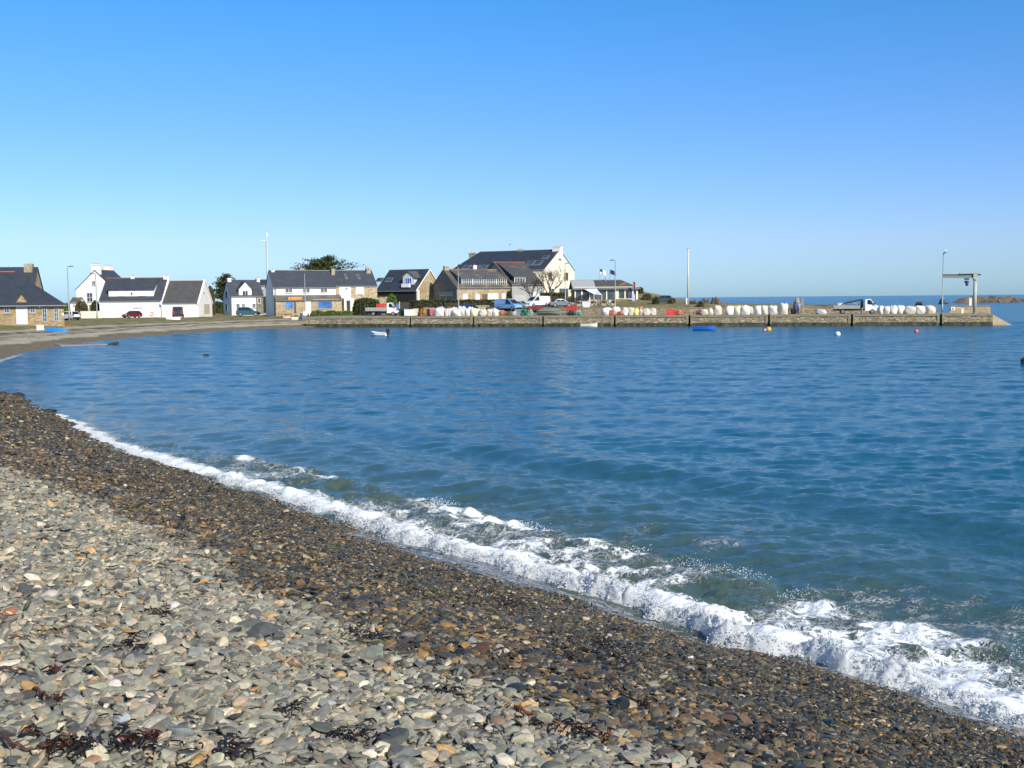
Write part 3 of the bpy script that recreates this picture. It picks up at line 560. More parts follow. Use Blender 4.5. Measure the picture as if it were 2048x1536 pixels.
# --- stone boathouse and the house behind it
h = House('stone_cottage', 'brown stone cottage behind the boathouse with a tall tapering chimney', 'house', -40, 64, 646, 160, 8, 7.5, 604, 536, STONB, SLATB, ridgem=None)
zt = h.hr + .55; xa = h.w
MB().prism([(xa - 1.72, h.eave - .5), (xa + .05, h.eave - .5), (xa + .05, h.eave + 1.3), (xa - .50, h.eave + 2.5), (xa - .58, h.hr + .62), (xa - 1.72, h.hr + .62)], h.d / 2 - .6, h.d / 2 + .6, 'y').build('chimney', [CHIM], h.roof)
h = House('boathouse', 'low brown stone boathouse with dark hipped roof and a lilac double door', 'building', -70, 129, 647.5, 140, 22, 9.5, 605.5, 546, STONB, SLATB, hipr=6.2, over=.55, ridgem=RIDGE)
h.gable_dormer(32, 56.5, 607, 605, 588, m=STONB, windows=(), proud=.12, ov=.5)
h.opening((31, 607, 56, 648.5), 'door', bars=1, frame=LIL, pane=LIL, fw=.12)
for rc in ((7.5, 609, 19, 626), (60, 609, 70.5, 626)): h.opening(rc, frame=GRBL, bars=1, hbars=1)
for rc in ((84, 609, 94.5, 643.5), (107.5, 609, 117.5, 642)): h.opening(rc, 'door', frame=GRBL, bars=1, hbars=3, pane=GL)
h.panel('name_plate', (77, 612.5, 81, 616), WHP, .04); h.panel('notice_plate', (123.5, 626, 127.5, 631), WHP, .04)
# --- tall white gabled house
h = House('gabled_house', 'tall white house with a steep gable and chimney, farthest along the road', 'house', 154, 231, 626, 226, -6, 8.5, 579, 541, WHITE, SLATE, axis='y', over=.12)
h.opening((184, 561.5, 191, 570.5), frame=WHP); h.opening((173.5, 585.5, 186, 604), frame=WHP, bars=1, hbars=1); h.opening((178, 609, 186, 624), 'door', frame=WHP, pane=WOOD, bars=0)
h.chimney((184, 529, 201, 545), y=.45, m=WHITE, pots=3, dy=.85); h.chimney((209, 532, 224, 545), y=h.d - .6, m=WHITE, pots=3, dy=.85)
b = MB(); b.prism([(2.6, h.eave - .6), (2.6, h.eave + 1.25), (3.4, h.eave + 2.1), (4.2, h.eave + 1.25), (4.2, h.eave - .6)], h.w * .62, h.w + .02, 'x'); dm = b.build('dormer', [WHITE], h.t)
MB().prism([(2.4, h.eave + 1.1), (3.4, h.eave + 2.15), (4.4, h.eave + 1.1), (4.4, h.eave + 1.22), (3.4, h.eave + 2.3), (2.4, h.eave + 1.22)], h.w * .62, h.w + .2, 'x').build('dormer_roof', [RIDGE], dm)
h = House('outbuilding', 'small pale outbuilding with grey roof beside the tall white house', 'shed', 141, 158, 620, 214, 5, 4, 605, 596, WHITE, SLATG, ridgem=None, over=.15); h.opening((146, 607, 150, 612), bars=0)
# --- long white house with flat dormer
h = House('long_house', 'long white house with a wide flat dormer and an orange lifebuoy on its wall', 'house', 200, 323.5, 636, 199, 2, 9, 601.5, 557.5, WHITE, SLATE, over=.15, apex=280)
h.shed_dormer((217, 580.5, 307.5, 595.5), yoff=.75, windows=[((236, 584.5, 250, 591.8), dict(pane=SHUT, bars=0)), ((261, 584, 266, 590.3), dict(bars=0)), ((276.5, 584.5, 291.5, 591.8), dict(pane=SHUT, bars=0))])
h.opening((267.5, 610, 283.5, 615), bars=0, hbars=1, pane=SHUT); h.chimney((262, 553, 270, 559), m=WHITE, pots=1); h.chimney((327.5, 552, 338.5, 566), m=WHITE, pots=1, y=h.d * .5)
q = h.o + np.array([*(h.e * h.f(304.5, 627)[0]), 0]); qz = h.f(304.5, 627.5)[1] + h.z0
b = MB(); b.tube([(.3 * math.cos(k * .5236), 0, .3 * math.sin(k * .5236)) for k in range(13)], .07, 8)
t = thing('lifebuoy', 'orange and white lifebuoy hanging on the long white wall', 'lifebuoy', (q[0], q[1] - .1, qz), R(2)); b.build('ring', [plain('buoy_orange', (.75, .26, .14), .6, .15)], t, smooth=True)
[MB().box(.3 * c_ - .06, .3 * c_ + .06, -.085, .085, .3 * s_ - .06, .3 * s_ + .06).build('band', [WHP], t) for c_, s_ in ((1, 0), (-1, 0), (0, 1), (0, -1))]
# --- low white house with gable to the beach
h = House('low_house', 'lower white house with bare slate roof and a wooden door in its bright gable end', 'house', 323.5, 398, 635, 199, 1.5, 8.6, 606.5, 563.5, WHITE, SLATP, over=.1, apex=372, dr=425)
b = MB(); g_ = (h.hr - h.eave) / (h.d / 2)
for xx in (.02, h.w - .02):
    b2_ = MB(); b2_.prism([(-.2, h.eave - .3), (h.d / 2, h.hr), (h.d + .2, h.eave - .3), (h.d + .2, h.eave + .1), (h.d / 2, h.hr + .42), (-.2, h.eave + .1)], xx - .16, xx + .16, 'x'); b2_.build('coping', [WHITE], h.roof)
h.opening((407.5, 608.5, 419, 627), 'door', face='r', frame=plain('pale_wood', (.50, .42, .30), .8, .2), pane=plain('pale_wood', (.5, .42, .3)), bars=1, hbars=2); h.opening((406, 582, 408.5, 585), face='r', bars=0)
# --- small white house with gabled dormer
h = House('dormer_house', 'small white house with one big white gabled dormer, beside the parked pickup', 'house', 464, 527, 631, 217, 33, 6.2, 591, 561, WHITE, SLATE, over=.2, ridgem=None, apex=488, dl=447.5)
h.gable_dormer(478, 503, 593, 578, 564, yoff=0, windows=[((484.3, 581.3, 496, 592.2), dict(pane=GL, bars=1))])
h.opening((472, 607, 480, 627), 'door', frame=WHP, pane=GL, bars=1, hbars=1); h.opening((483.5, 606.5, 490, 616)); h.opening((504, 606.5, 511.5, 616)); h.opening((515, 596, 521, 607), bars=0)
h.panel('quoin', (511.5, 593, 527, 629), STON_DARK, .03); h.opening((451, 582, 455, 596), face='l', bars=0); h.opening((451.5, 608, 455.5, 622), face='l', bars=0)
h.chimney((454, 556.5, 461.5, 566), m=WHITE, pots=1); h.chimney((512.3, 557, 518.5, 566.5), m=WHITE, pots=1)
h = House('grey_house', 'narrow grey house with dark slate roof wedged behind the small white one', 'house', 517, 545, 628, 232, 20, 6, 571, 560.5, GREYR, SLATB, ridgem=LEAD, over=.15); h.panel('entry_panel', (523, 593, 537, 626), DARK, .04); h.opening((524, 577, 530, 585))  # near-black panel stands for the shade in the passage below the wall
# --- bar with orange sign
BARY = 199
h = House('seaside_bar', 'long white bar with blue windows, slate lean-to and an orange sign', 'bar', 548, 672.5, 630, BARY, 24, 8.2, 575, 542.5, WHITE, SLATE, over=.15, ridgem=LEAD, dl=532.5); hb_ = h
h.panel('quoin', (548, 576, 553, 590), STONE, .02); z_a = h.f(600, 590)[1]; z_b = h.f(600, 600)[1]
b = MB().prism([(0, z_a), (-1.9, z_b), (-1.9, z_b - .14), (0, z_a - .14)], -.05, h.w + .8, 'x'); lt = b.build('lean_to_roof', [slate('green_slate', (.12, .115, .10), .1)], h.t)
b = MB().box(.02, h.w + .6, -1.6, -.02, -1.2, z_b - .06); b.build('shop_front', [STONE], h.t)
for rc in ((570, 575.7, 585, 585.3), (605, 575.7, 620, 585.3), (640.5, 575.5, 655, 585)): h.opening(rc, frame=WHP, bars=1, pane=glass('grey_glass', (.06, .06, .06), .3))
BLUEP = plain('blue_frame', (.10, .16, .34), .5)
oo = h.o; h.o = h.o - np.array([*(h.b * 1.6), 0])
h.opening((571.5, 603, 587, 616.5), frame=BLUEP, pane=GLB, bars=1, hbars=0, yoff=-1.6); h.opening((636, 603, 664, 616.5), frame=BLUEP, pane=GLB, bars=4, hbars=0, yoff=-1.6)
h.opening((611, 602, 622, 630), 'door', frame=WHP, pane=WHP, bars=0, yoff=-1.6); h.panel('fascia', (625, 598.4, 678, 601.6), CREAM, .12, yoff=-1.6); h.panel('wall_panel', (552, 605, 561.5, 617), STONE, .05, yoff=-1.6); h.opening((588.5, 604, 592, 626), 'door', frame=DARK, pane=WOOD, bars=0, yoff=-1.6)
h.panel('drainpipe', (567.3, 600, 568.3, 631), LEAD, .08, yoff=-1.6)
h.o = oo; h.o = oo - np.array([*(h.b * 1.75), 0]); (sx0, sz1), (sx1, sz0) = h.f(576.5, 594.2), h.f(603.5, 601)
sg = MB().box(sx0, sx1, -1.83, -1.72, sz0, sz1).build('shop_sign', [plain('sign_orange', (.78, .30, .03), .5, .05)], h.t); SGD = plain('sign_letter', (.16, .05, .015), .6, .05)
b = MB(); hh = sz1 - sz0; ww = sx1 - sx0                      # worn dark capitals, too small to read in the photo: upright bars only
for uu, kk in ((.10, 'O'), (.22, 'I'), (.36, 'L'), (.48, 'I'), (.60, 'T'), (.74, 'L'), (.86, 'O')):
    x_ = sx0 + uu * ww; z_ = sz0 + .2 * hh; q_ = hh * .6
    b.box(x_, x_ + .05, -1.85, -1.832, z_, z_ + q_)
    if kk in 'LO': b.box(x_ + .05, x_ + .16, -1.85, -1.832, z_, z_ + .05)
    if kk == 'O': b.box(x_ + .16, x_ + .21, -1.85, -1.832, z_, z_ + q_); b.box(x_ + .05, x_ + .16, -1.85, -1.832, z_ + q_ - .05, z_ + q_)
    if kk == 'T': b.box(x_ - .07, x_ + .12, -1.85, -1.832, z_ + q_ - .05, z_ + q_)
b.build('lettering', [SGD], sg); h.o = oo
h.chimney((542, 540, 548.5, 552), m=WHITE, pots=1); h.chimney((599, 536.5, 607.5, 543), m=CHIM, pots=1, y=h.d * .7); h.chimney((662, 537.5, 669, 551), y=h.d * .42, m=CHIM, pots=0)
# --- stone house with white porch, same row
c = h.o + np.array([*(h.e * h.w), 0])
h = House('stone_house', 'brown stone house with white porch and two skylights joined to the bar', 'house', 672.8, 755, 629, c[1] + .2, 24, hb_.d, 572, 542.5, STONE, SLATE, over=.12, ridgem=LEAD)
h.skylight((688, 549, 695.5, 558)); h.skylight((712.5, 549, 721, 558)); h.panel('render_patch', (678.5, 573, 702, 597), WHITE, .03); h.opening((690, 575, 695.5, 578.8), bars=0, yoff=-.03)
h.panel('window_surround', (711.5, 573, 728, 590), WHITE, .03); h.opening((715, 576, 724.5, 588), frame=WHP, pane=SHUT, bars=0, yoff=-.03); h.panel('porch', (685.5, 596, 705, 630), WHITE, 1.0); h.opening((690, 601, 698, 630), 'door', frame=DARK, pane=GL, bars=1, yoff=-1.0)
h.chimney((732, 536.5, 740.5, 551), m=CHIM, pots=1, y=h.d * .45)
# --- stone house with blue dormer window and bright gable
h = House('gable_end_house', 'stone house with dark roof, blue dormer window and a sunlit gable over dark glazing', 'house', 754.5, 833, 604, 212, -30, 7.2, 580, 541, plain('shaded_front', (.10, .085, .07), .9, .2), SLATB, anchor='r', over=.3, ridgem=LEAD, apex=815, dr=884)  # front wall coloured dark for the shade under its eave
b = MB(); b.prism([(0, -1.5), (h.d, -1.5), (h.d, h.eave), (h.d / 2, h.hr - .1), (0, h.eave)], h.w, h.w + .06, 'x'); b.build('gable_wall', [STONE], h.t)
h.opening((838, 582, 860, 602), face='r', frame=WHP, pane=glass(), bars=3, fw=.1); h.opening((861.5, 562, 864.5, 573), face='r', bars=0); h.panel('post', (833.5, 580, 837, 602), WHP, .25, face='r')
b = MB(); kk = .3 * (h.hr - h.eave) / (h.d / 2)
b.prism([(-.3, h.eave - kk - .05), (h.d / 2, h.hr - .05), (h.d + .3, h.eave - kk - .05), (h.d + .3, h.eave - kk + .2), (h.d / 2, h.hr + .2), (-.3, h.eave - kk + .2)], h.w + .17, h.w + .25, 'x'); b.build('bargeboard', [WHP], h.roof)
h.gable_dormer(806, 828, 573, 553, 543.5, m=plain('white_board', (.6, .6, .58)), roofm=SLATG, yoff=1.0, windows=[((810.5, 556, 824, 568), dict(frame=WHP, pane=GLB, bars=2))], ov=.45)
h.skylight((755.5, 556.5, 763, 564)); h.skylight((774.5, 556.5, 782, 564)); oo = h.o; h.o = h.o + np.array([*(h.b * .5), 0]); h.panel('balcony', (805.5, 567.5, 821, 574.5), WHP, .5, yoff=.5); h.o = oo
h.panel('eave_shade', (756, 585, 832, 604), DARK, .02)  # near-black sheet painting the deep shade below the eave
# --- stone house with long window strip
h = House('window_strip_house', 'stone house with a long band of white dormer windows and lichen on its roof', 'house', 914.5, 1020.5, 606, 206, 27, 8.4, 575, 540.5, STONE, SLATG, over=.25, apex=950, dl=863)
b = MB(); b.prism([(0, -1.5), (h.d, -1.5), (h.d, h.eave), (h.d / 2, h.hr - .1), (0, h.eave)], -.05, 0, 'x'); b.build('gable_wall', [STON_DARK], h.t)  # darker grey stone skin paints the shade on this left gable
h.shed_dormer((922, 556.5, 1014, 571), m=plain('dormer_board', (.16, .16, .16)), roofm=SLATG, yoff=.85, windows=[((923.5, 557.2, 945, 570.5), dict(bars=4, hbars=1)), ((945.2, 557.2, 967, 570.5), dict(bars=4, hbars=1)), ((972, 557.2, 992.5, 570.5), dict(bars=4, hbars=1)), ((992.7, 557.2, 1013, 570.5), dict(bars=4, hbars=1))])
for rc, pn in (((925.5, 588, 935, 604), SHUT), ((951, 588, 959, 606), SHUT), ((976, 587, 996.5, 605), SHUT), ((1003.5, 587, 1011, 606), SHUT)): h.opening(rc, 'door', frame=WHP, pane=pn, bars=0)
h.opening((964.5, 588, 974.5, 604), 'door', frame=WOOD, pane=WOOD, bars=0, label='brown wooden door'); h.panel('lintel', (878, 584, 906, 590.5), GREYR, .06, face='l'); h.opening((880, 591, 892, 603), face='l', frame=WHP, pane=GLB, bars=0); h.opening((893.5, 591, 905, 603), face='l', frame=WHP, pane=GLB, bars=0)
h.chimney((888, 532.5, 897, 544), m=CHIM, pots=0); h.chimney((945.5, 531, 952, 545), m=WHITE, pots=1, y=h.d * .55); h.panel('drainpipe', (945.5, 576, 946.6, 606), LEAD, .08)
# --- grey-roofed house
h = House('steep_roof_house', 'grey rendered house with a steep weathered roof and orange ridge, in front of the hotel', 'house', 1024, 1086, 606, 214, 24, 8.2, 569, 526, GREYR, SLATO, over=.25, apex=1022, dl=955)
h.shed_dormer((1028, 554, 1051, 570), m=SLATO, roofm=SLATO, yoff=.6, windows=[((1028.5, 555, 1050.5, 568.7), dict(bars=3, fw=.1))]); h.skylight((1040, 530.5, 1047, 537)); h.panel('entry_panel', (1028, 590, 1052, 607), plain('grey_door', (.42, .42, .41)), .05); h.panel('white_door', (1064, 584, 1078, 604), WHP, .05)
# --- hotel
h = House('hotel', 'big cream hotel with a high sunlit gable and a long dark slate roof', 'hotel', 900, 1088, 606, 222, -27, 12, 541, 502.5, CREAM, SLATB, anchor='r', over=.15, ridgem=LEAD, apex=1050, hipl=3.2, dr=1149)
hh_ = h; h.chimney((1107.5, 494, 1123, 512), y=h.d / 2, m=WHITE, pots=4, dy=1.5)
h.chimney((1035, 500, 1046, 511), y=h.d / 2, m=CHIM, pots=2); h.chimney((939, 506.5, 952, 517), y=h.d / 2, m=CHIM, pots=2)
for rc in ((929, 531, 937, 538), (951, 531, 957, 537), (966, 531, 972, 537), (1057, 522, 1064, 531), (1072, 522, 1079, 531), (1088, 512, 1094, 518)): h.skylight(rc)
for rc in ((1096.5, 545, 1104, 560), (1128.5, 545, 1136, 560)): h.opening(rc, face='r', frame=WOOD, bars=1, surround=CHIM)
h.opening((1118, 576.5, 1136.5, 596), face='r', frame=GRBL, pane=GL, bars=2); h.opening((1098, 577, 1108, 596), face='r', frame=GRBL, bars=1); h.opening((1064, 545, 1072, 556)); h.panel('wall_lamp', (1140.5, 581, 1143, 584), DARK, .15, face='r')
MB().prism([(h.d / 2 - .3, h.hr - 3.2), (h.d / 2 + .1, h.hr - 3.2), (h.d / 2 + .75, h.hr - 4.4), (h.d / 2 + .35, h.hr - 4.4)], h.w, h.w + .05, 'x').build('wall_sign', [GREYR], h.t)
# --- glazed restaurant pavilion
zb = 2.78
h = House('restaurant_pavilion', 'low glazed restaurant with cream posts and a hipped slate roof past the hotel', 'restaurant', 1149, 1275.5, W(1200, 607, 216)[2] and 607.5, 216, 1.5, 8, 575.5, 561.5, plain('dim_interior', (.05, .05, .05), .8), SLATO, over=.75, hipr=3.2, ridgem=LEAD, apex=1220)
(q0, _), (q1, _) = h.f(1149, 590), h.f(1191, 590); k = .75 * (h.hr - h.eave) / (h.d / 2)
MB().add([(q0 - .4, -.8, h.eave - k + .16), (q1, -.8, h.eave - k + .16), (q1, h.d / 2, h.hr + .17), (q0 - .4, h.d / 2, h.hr + .17)], [(0, 1, 2, 3)]).build('zinc_roof', [plain('zinc_sheet', (.40, .40, .39), .5, .1)], h.roof)
for rc in ((1150, 577.5, 1162, 597), (1165, 577.5, 1178, 600), (1180, 577.5, 1196, 600), (1198, 577.5, 1212, 600), (1214, 577.5, 1229, 600), (1237.5, 577, 1248.5, 597), (1252, 577, 1263.5, 597)): h.opening(rc, 'window', frame=LEAD, pane=GL, bars=0, surround=CREAM)
for a_, c_ in ((1149, 1151.5), (1162, 1165), (1178, 1180), (1212, 1214), (1230, 1237), (1248.6, 1252), (1264, 1267.5), (1272, 1275.5)): h.panel('post', (a_, 576, c_, 609), CREAM, .22)
h.panel('fascia', (1149, 574.2, 1275, 577), CREAM, .2); h.panel('plinth', (1237.5, 597.5, 1264, 609), WHITE, .12); h.panel('flue', (1213.3, 553, 1215, 562), LEAD, .25, yoff=3.5)
MB().box(h.w + .01, h.w + .1, .3, h.d - .3, .2, h.eave - .3).build('side_glazing', [GL], h.t); hp_ = h
# ================================================================== QUAY AND SEA WALL
ZD = 1.68; FA, FB = np.array([-33.2, 178.0]), np.array([67.3, 154.0]); fe = (FB - FA) / np.linalg.norm(FB - FA); fb = np.array([-fe[1], fe[0]]); FL = float(np.linalg.norm(FB - FA)); frz = math.atan2(fe[1], fe[0])
def Q(px, back=1.5, z=ZD):
    """point on the quay deck in the direction of a pixel column, some metres behind the face"""
    o = FA + fb * back; a = hit(px, 628, o, fe)[0]; return np.array([*(o + fe * a), z])
def qx(px): return hit(px, 628, FA, fe)[0]
QW = stone_wall('quay_masonry', [(.26, .21, .12), (.34, .27, .17), (.18, .15, .09), (.40, .33, .22), (.29, .235, .15), (.52, .45, .33)], (.24, .20, .13), 3.6, 2.1, .8, streak=.4)
a = N('quay_weed'); a.set(col=a.ramp(a.noise(2.2, 6, .7), [(.3, (.022, .020, .010)), (.55, (.055, .050, .022)), (.72, (.12, .105, .06))]), rough=.6); a.bump(a.noise(8, 5), .8, .08); WEED = a.m
QC = plain('quay_concrete', (.27, .225, .145), .9, .28, .7, .4, fine=.5); DECK = plain('quay_deck', (.30, .27, .21), .9, .2, .35, .2, fine=.35)
slots = [qx(p) for p in (820.5, 947, 1086, 1229.5, 1379, 1538, 1704, 1882)]
q = thing('stone_quay', 'long low stone quay with a weedy foot and dark slots running across the bay', 'quay', (FA[0], FA[1], 0), frz); DEP = 9.5
e_ = [0.] + [v for s_ in slots for v in (s_ - .15, s_ + .15)] + [FL]
wb, cb, kb, sb_ = MB(), MB(), MB(), MB()
def rough_wall(b, x0, x1, z0, z1, y0, amp, sd):
    n = max(2, int((x1 - x0) / .5)); nz = 5
    def fn(u, v):
        x = x0 + (x1 - x0) * u; z = z0 + (z1 - z0) * v; ed = min(u, 1 - u) * n
        return (x, y0 - (.06 * (1 - v)) + amp * (random.random() - .5) * (1 if 0 < u < 1 else 0), z + (.25 * amp * (random.random() - .5) if 0 < v < 1 else 0))
    b.grid(fn, n + 1, nz)
for i in range(0, len(e_), 2):
    x0, x1 = e_[i], e_[i + 1]; rough_wall(wb, x0, x1, .5, ZD - .32, 0, .10, i); rough_wall(kb, x0, x1, -2.5, .53, -.04, .22, i)
    for xx in (x0, x1): wb.add([(xx, 0, .42), (xx, .6, .42), (xx, .6, ZD - .32), (xx, 0, ZD - .32)], [(0, 1, 2, 3)]); kb.add([(xx, -.1, -2.5), (xx, .6, -2.5), (xx, .6, .45), (xx, -.1, .45)], [(0, 1, 2, 3)])
    cb.box(x0 + (.0 if i else 0), x1, -.1, .7, ZD - .32, ZD + .0)
    if i: cb.box(x0 - .0, x0 + .22, -.13, -.101, .3, ZD - .03); cb.box(x0 - .68, x0 - .38, -.13, .3, .35, ZD - .03)
wb.box(0, FL, .6, .7, -2.5, ZD - .32); cb.box(0, FL, .7, 1.1, ZD - .36, ZD - .004)
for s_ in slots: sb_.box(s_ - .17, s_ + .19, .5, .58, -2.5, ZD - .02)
wb.build('wall', [QW], q, smooth=False); cb.build('coping', [QC], q); kb.build('weedy_foot', [WEED], q); sb_.build('recess_back', [DARK], q)  # slot backs near black: shade of the recesses put into the colour
db = MB().box(0, FL, 1.1, DEP, -2.5, ZD); db.build('deck', [DECK], q)
st = MB(); [st.box(FL + .002 + .32 * i, FL + .32 * (i + 1), .25 - .0 * i, 3.2, -2.5, ZD - .25 - .19 * i) for i in range(9)]; stp = st.build('steps', [plain('worn_concrete', (.52, .42, .26), .9, .25, .9, .3, fine=.3)], q)
MB().box(FL - .1, FL, 0, DEP, -2.5, ZD).build('end_wall', [QW], q)
WT = 2.72
def sea_wall(name, label, p0, p1, back, m=QW, h=WT, th=.5):
    a0, a1 = [hit(p, 615, FA + fb * back, fe)[0] for p in (p0, p1)]; o = FA + fb * back + fe * a0; t = thing(name, label, 'wall', (o[0], o[1], ZD), frz); w = a1 - a0
    b = MB(); rough_wall(b, 0, w, -.3, h - ZD - .14, 0, .05, 1); b.box(0, w, .01, th, -.3, h - ZD - .14); b.build('masonry', [m], t); MB().box(-.04, w + .04, -.06, th + .06, h - ZD - .14, h - ZD).build('coping', [QC], t); return t
sea_wall('parapet_wall', 'long low stone parapet with pale coping behind the white bulk bags', 1158, 1874, 8.2)
sea_wall('parapet_wall', 'short higher stretch of parapet wall at the outer end by the jib crane', 1899, 1981, 8.2, m=STONE)
# ================================================================== THE SHORE'S SMALL WALLS, HEDGES
def at(px, py, Y): return W(px, py, Y)
def leafmesh(name, pts, size, m, parent=None, flat=0., n_up=None):
    n = len(pts); d = rng.normal(size=(n, 3)); d[:, 2] += flat * np.sign(d[:, 2] + .01) * 2; d /= np.linalg.norm(d, axis=1)[:, None]
    a_ = np.cross(d, rng.normal(size=(n, 3))); a_ /= np.linalg.norm(a_, axis=1)[:, None] + 1e-9; b_ = np.cross(d, a_); s_ = (size * rng.uniform(.6, 1.4, n))[:, None]
    V = np.stack([pts - a_ * s_, pts - b_ * s_ * .55, pts + a_ * s_, pts + b_ * s_ * .55], 1).reshape(-1, 3); F = np.arange(4 * n).reshape(-1, 4)
    return fastmesh(name, V, [F], m, smooth=False, parent=parent)
def leafmat(name, c1, c2, c3=None):
    if name in _M: return _M[name]
    a = N(name); nn = a.noise(.9, 4, .7); w_ = a.noise(6, 3)
    a.set(col=a.ramp(a.math('ADD', a.math('MULTIPLY', nn, .6), a.math('MULTIPLY', w_, .4)), [(.32, c1), (.52, c2), (.70, c3 or tuple(1.5 * v for v in c2))]), rough=.7, spec=.25); _M[name] = a.m; return a.m
LCY = leafmat('cypress_leaf', (.024, .036, .012), (.06, .08, .024), (.13, .14, .045)); LHG = leafmat('hedge_leaf', (.022, .032, .010), (.05, .065, .02), (.10, .10, .04)); LBR = leafmat('bright_leaf', (.05, .09, .015), (.10, .16, .03), (.16, .22, .05)); LDR = leafmat('dry_leaf', (.05, .042, .02), (.10, .085, .04), (.17, .14, .07)); BARK = plain('bark', (.16, .12, .085), .9, .3, 4, .5); BARKD = plain('dark_bark', (.06, .045, .03), .9, .3, 4, .5)
def shell(n, jit=.12):
    v = rng.normal(size=(n, 3)); v /= np.linalg.norm(v, axis=1)[:, None]; v[:, 2] = np.abs(v[:, 2]); return v * (1 - jit * rng.random(n) ** 2)[:, None]
def hedge(name, label, px0, px1, top, Y, depth=2., cat='hedge', m=LHG, dome=.5, base=None, dens=26, size=.16, rz=0):
    p0, p1 = at(px0, top, Y), at(px1, top, Y); w = p1[0] - p0[0]; z0 = gz((p0[0] + p1[0]) / 2, Y) - .1 if base is None else base; hgt = p0[2] - z0; t = thing(name, label, cat, ((p0[0] + p1[0]) / 2, Y, z0), rz)
    n = int(dens * (w * hgt + w * depth + 2 * depth * hgt)) ; e = dome
    v = rng.uniform(-1, 1, (n * 3, 3)); v[:, 2] = np.abs(v[:, 2]); k = np.max(np.abs(v), 1); v = v / k[:, None]; v = v[v[:, 2] > .02]; nr_ = np.linalg.norm(v, axis=1)[:, None]; v = v * (1 - e) + v / nr_ * e
    v = v * (1 - .16 * rng.random((len(v), 1)) ** 2); pts = v * np.array([w / 2, depth / 2, hgt]); pts = pts + (fbm(pts[:, :1] * .9 + 5, pts[:, 2:] * .9 + pts[:, 1:2], 3) - .5) * .5 * np.array([.6, .6, .9]); pts[:, 2] = np.maximum(pts[:, 2], .03)
    leafmesh('foliage', pts, size, m, t)
    b = MB().grid(lambda u, v_: (lambda d: tuple(d))(np.array([math.cos(6.2832 * u) * math.cos(v_ * 1.5708) ** (1 - .5 * (1 - e)) * w * .47 if e > .3 else max(-1, min(1, 1.35 * math.cos(6.2832 * u))) * w * .47 * (1 if v_ < .8 else .6), (math.sin(6.2832 * u)) * depth * .45 * (math.cos(v_ * 1.5708) if e > .3 else (1 if v_ < .8 else .4)), hgt * .94 * (math.sin(v_ * 1.5708) if e > .3 else min(1, v_ * 1.15))])), 24, 7, closeu=True)
    b.build('stems', [BARKD], t); return t
hedge('rounded_hedge', 'big rounded dark green hedge in front of the stone house', 705, 761, 595.5, 191, 3.2, dome=.55)
hedge('long_hedge', 'long clipped brownish green hedge in front of the stone houses', 817, 1001, 600.5, 194, 1.8, dome=.12, base=1.6)
hedge('bright_bush', 'bright green leafy bush beside the white pickup truck with red crates', 772, 795, 587, 193, 2.0, 'bush', LBR, .8)
hedge('dark_hedge', 'low dark green hedge under the hotel gable behind the bare tree', 1079, 1130, 585, 212, 1.6, dome=.2, base=2.6)
hedge('garden_shrub', 'brownish garden shrub by the small pale outbuilding', 149, 176, 601.5, 206, 2.2, 'shrub', LDR, .8)
hedge('garden_shrub', 'dark green garden shrub against the end of the long white house', 182, 200, 600, 203, 1.6, 'shrub', LHG, .8)
hedge('garden_shrub', 'yellow green shrub just past the boathouse corner', 128.5, 138, 606, 180, 1.5, 'shrub', LBR, .8)
hedge('climbing_shrub', 'tall thin shrub climbing between the stone and the grey house', 1013, 1024, 580, 204, 1.0, 'shrub', LHG, .6)
hedge('field_hedge', 'far green hedge seen between the white gable and the small white house', 424, 446, 603, 262, 5, 'hedge', LHG, .4)
hedge('far_bush', 'round bush behind the white gable end of the low house', 413, 428, 571, 222, 3, 'bush', LDR, .8)
for i, (p0, p1, tp, Y, m, lb) in enumerate([(1284, 1304, 588, 216, LDR, 'brown bush just right of the glazed restaurant'), (1305, 1318, 594, 205, LHG, 'small green bush in front of the dark car on the headland'), (1336, 1352, 597, 203, LDR, 'small dry bush just right of the dark car on the headland'), (1370, 1392, 603, 196, LHG, 'green bush at the foot of the tall bare mast'), (1394, 1408, 603, 190, LDR, 'dry bush beside the brown rocks of the headland'), (1275, 1287, 575, 225, LHG, 'green bush on the slope behind the corner of the restaurant')]):
    hedge('headland_bush', lb, p0, p1, tp, Y, 1.8, 'bush', m, .8)
for i, (p0, p1, tp, Y, lb) in enumerate([(620, 650, 621.5, 189, 'low green plants in front of the long blue shop window'), (646, 680, 622, 188.5, 'low green plants beside the white porch'), (676, 706, 622, 188.5, 'low green plants by the rounded hedge')]):
    hedge('low_planting', lb, p0, p1, tp, Y, 1.4, 'plants', LBR, .6)
GW = lambda l, p0, p1, top, Y, m, dp=.35, nm='garden_wall', z=None: None
def garden_wall(label, p0, p1, top, Y, m, th=.35):
    a0, a1 = at(p0, top, Y), at(p1, top, Y); t = thing('garden_wall', label, 'wall', (a0[0], Y, a0[2])); w = a1[0] - a0[0]
    MB().box(0, w, 0, th, -2.2, -.12).build('masonry', [m], t); MB().box(-.03, w + .03, -.04, th + .04, -.12, 0).build('coping', [m], t); return t
garden_wall('pale stone garden wall between the stone house and the bright bush', 754, 776, 594, 197, STONE); garden_wall('stone retaining wall below the long hedge beside the navy van', 932, 1001, 611, 192.5, STONE)
garden_wall('cream garden wall left of the long white house', 161, 201, 622.5, 197, CREAM)
p0, p1 = at(129, 623, 195), at(161, 623, 195); t = thing('slat_fence', 'pale slatted fence panel beside the parked white car', 'fence', (p0[0], 195, p0[2])); w_ = p1[0] - p0[0]
for k in range(3): MB().box(0, w_, 0, .05, -.12 - .4 * k - .18, -.12 - .4 * k).build('slat', [WHP if k != 1 else WOOD], t)
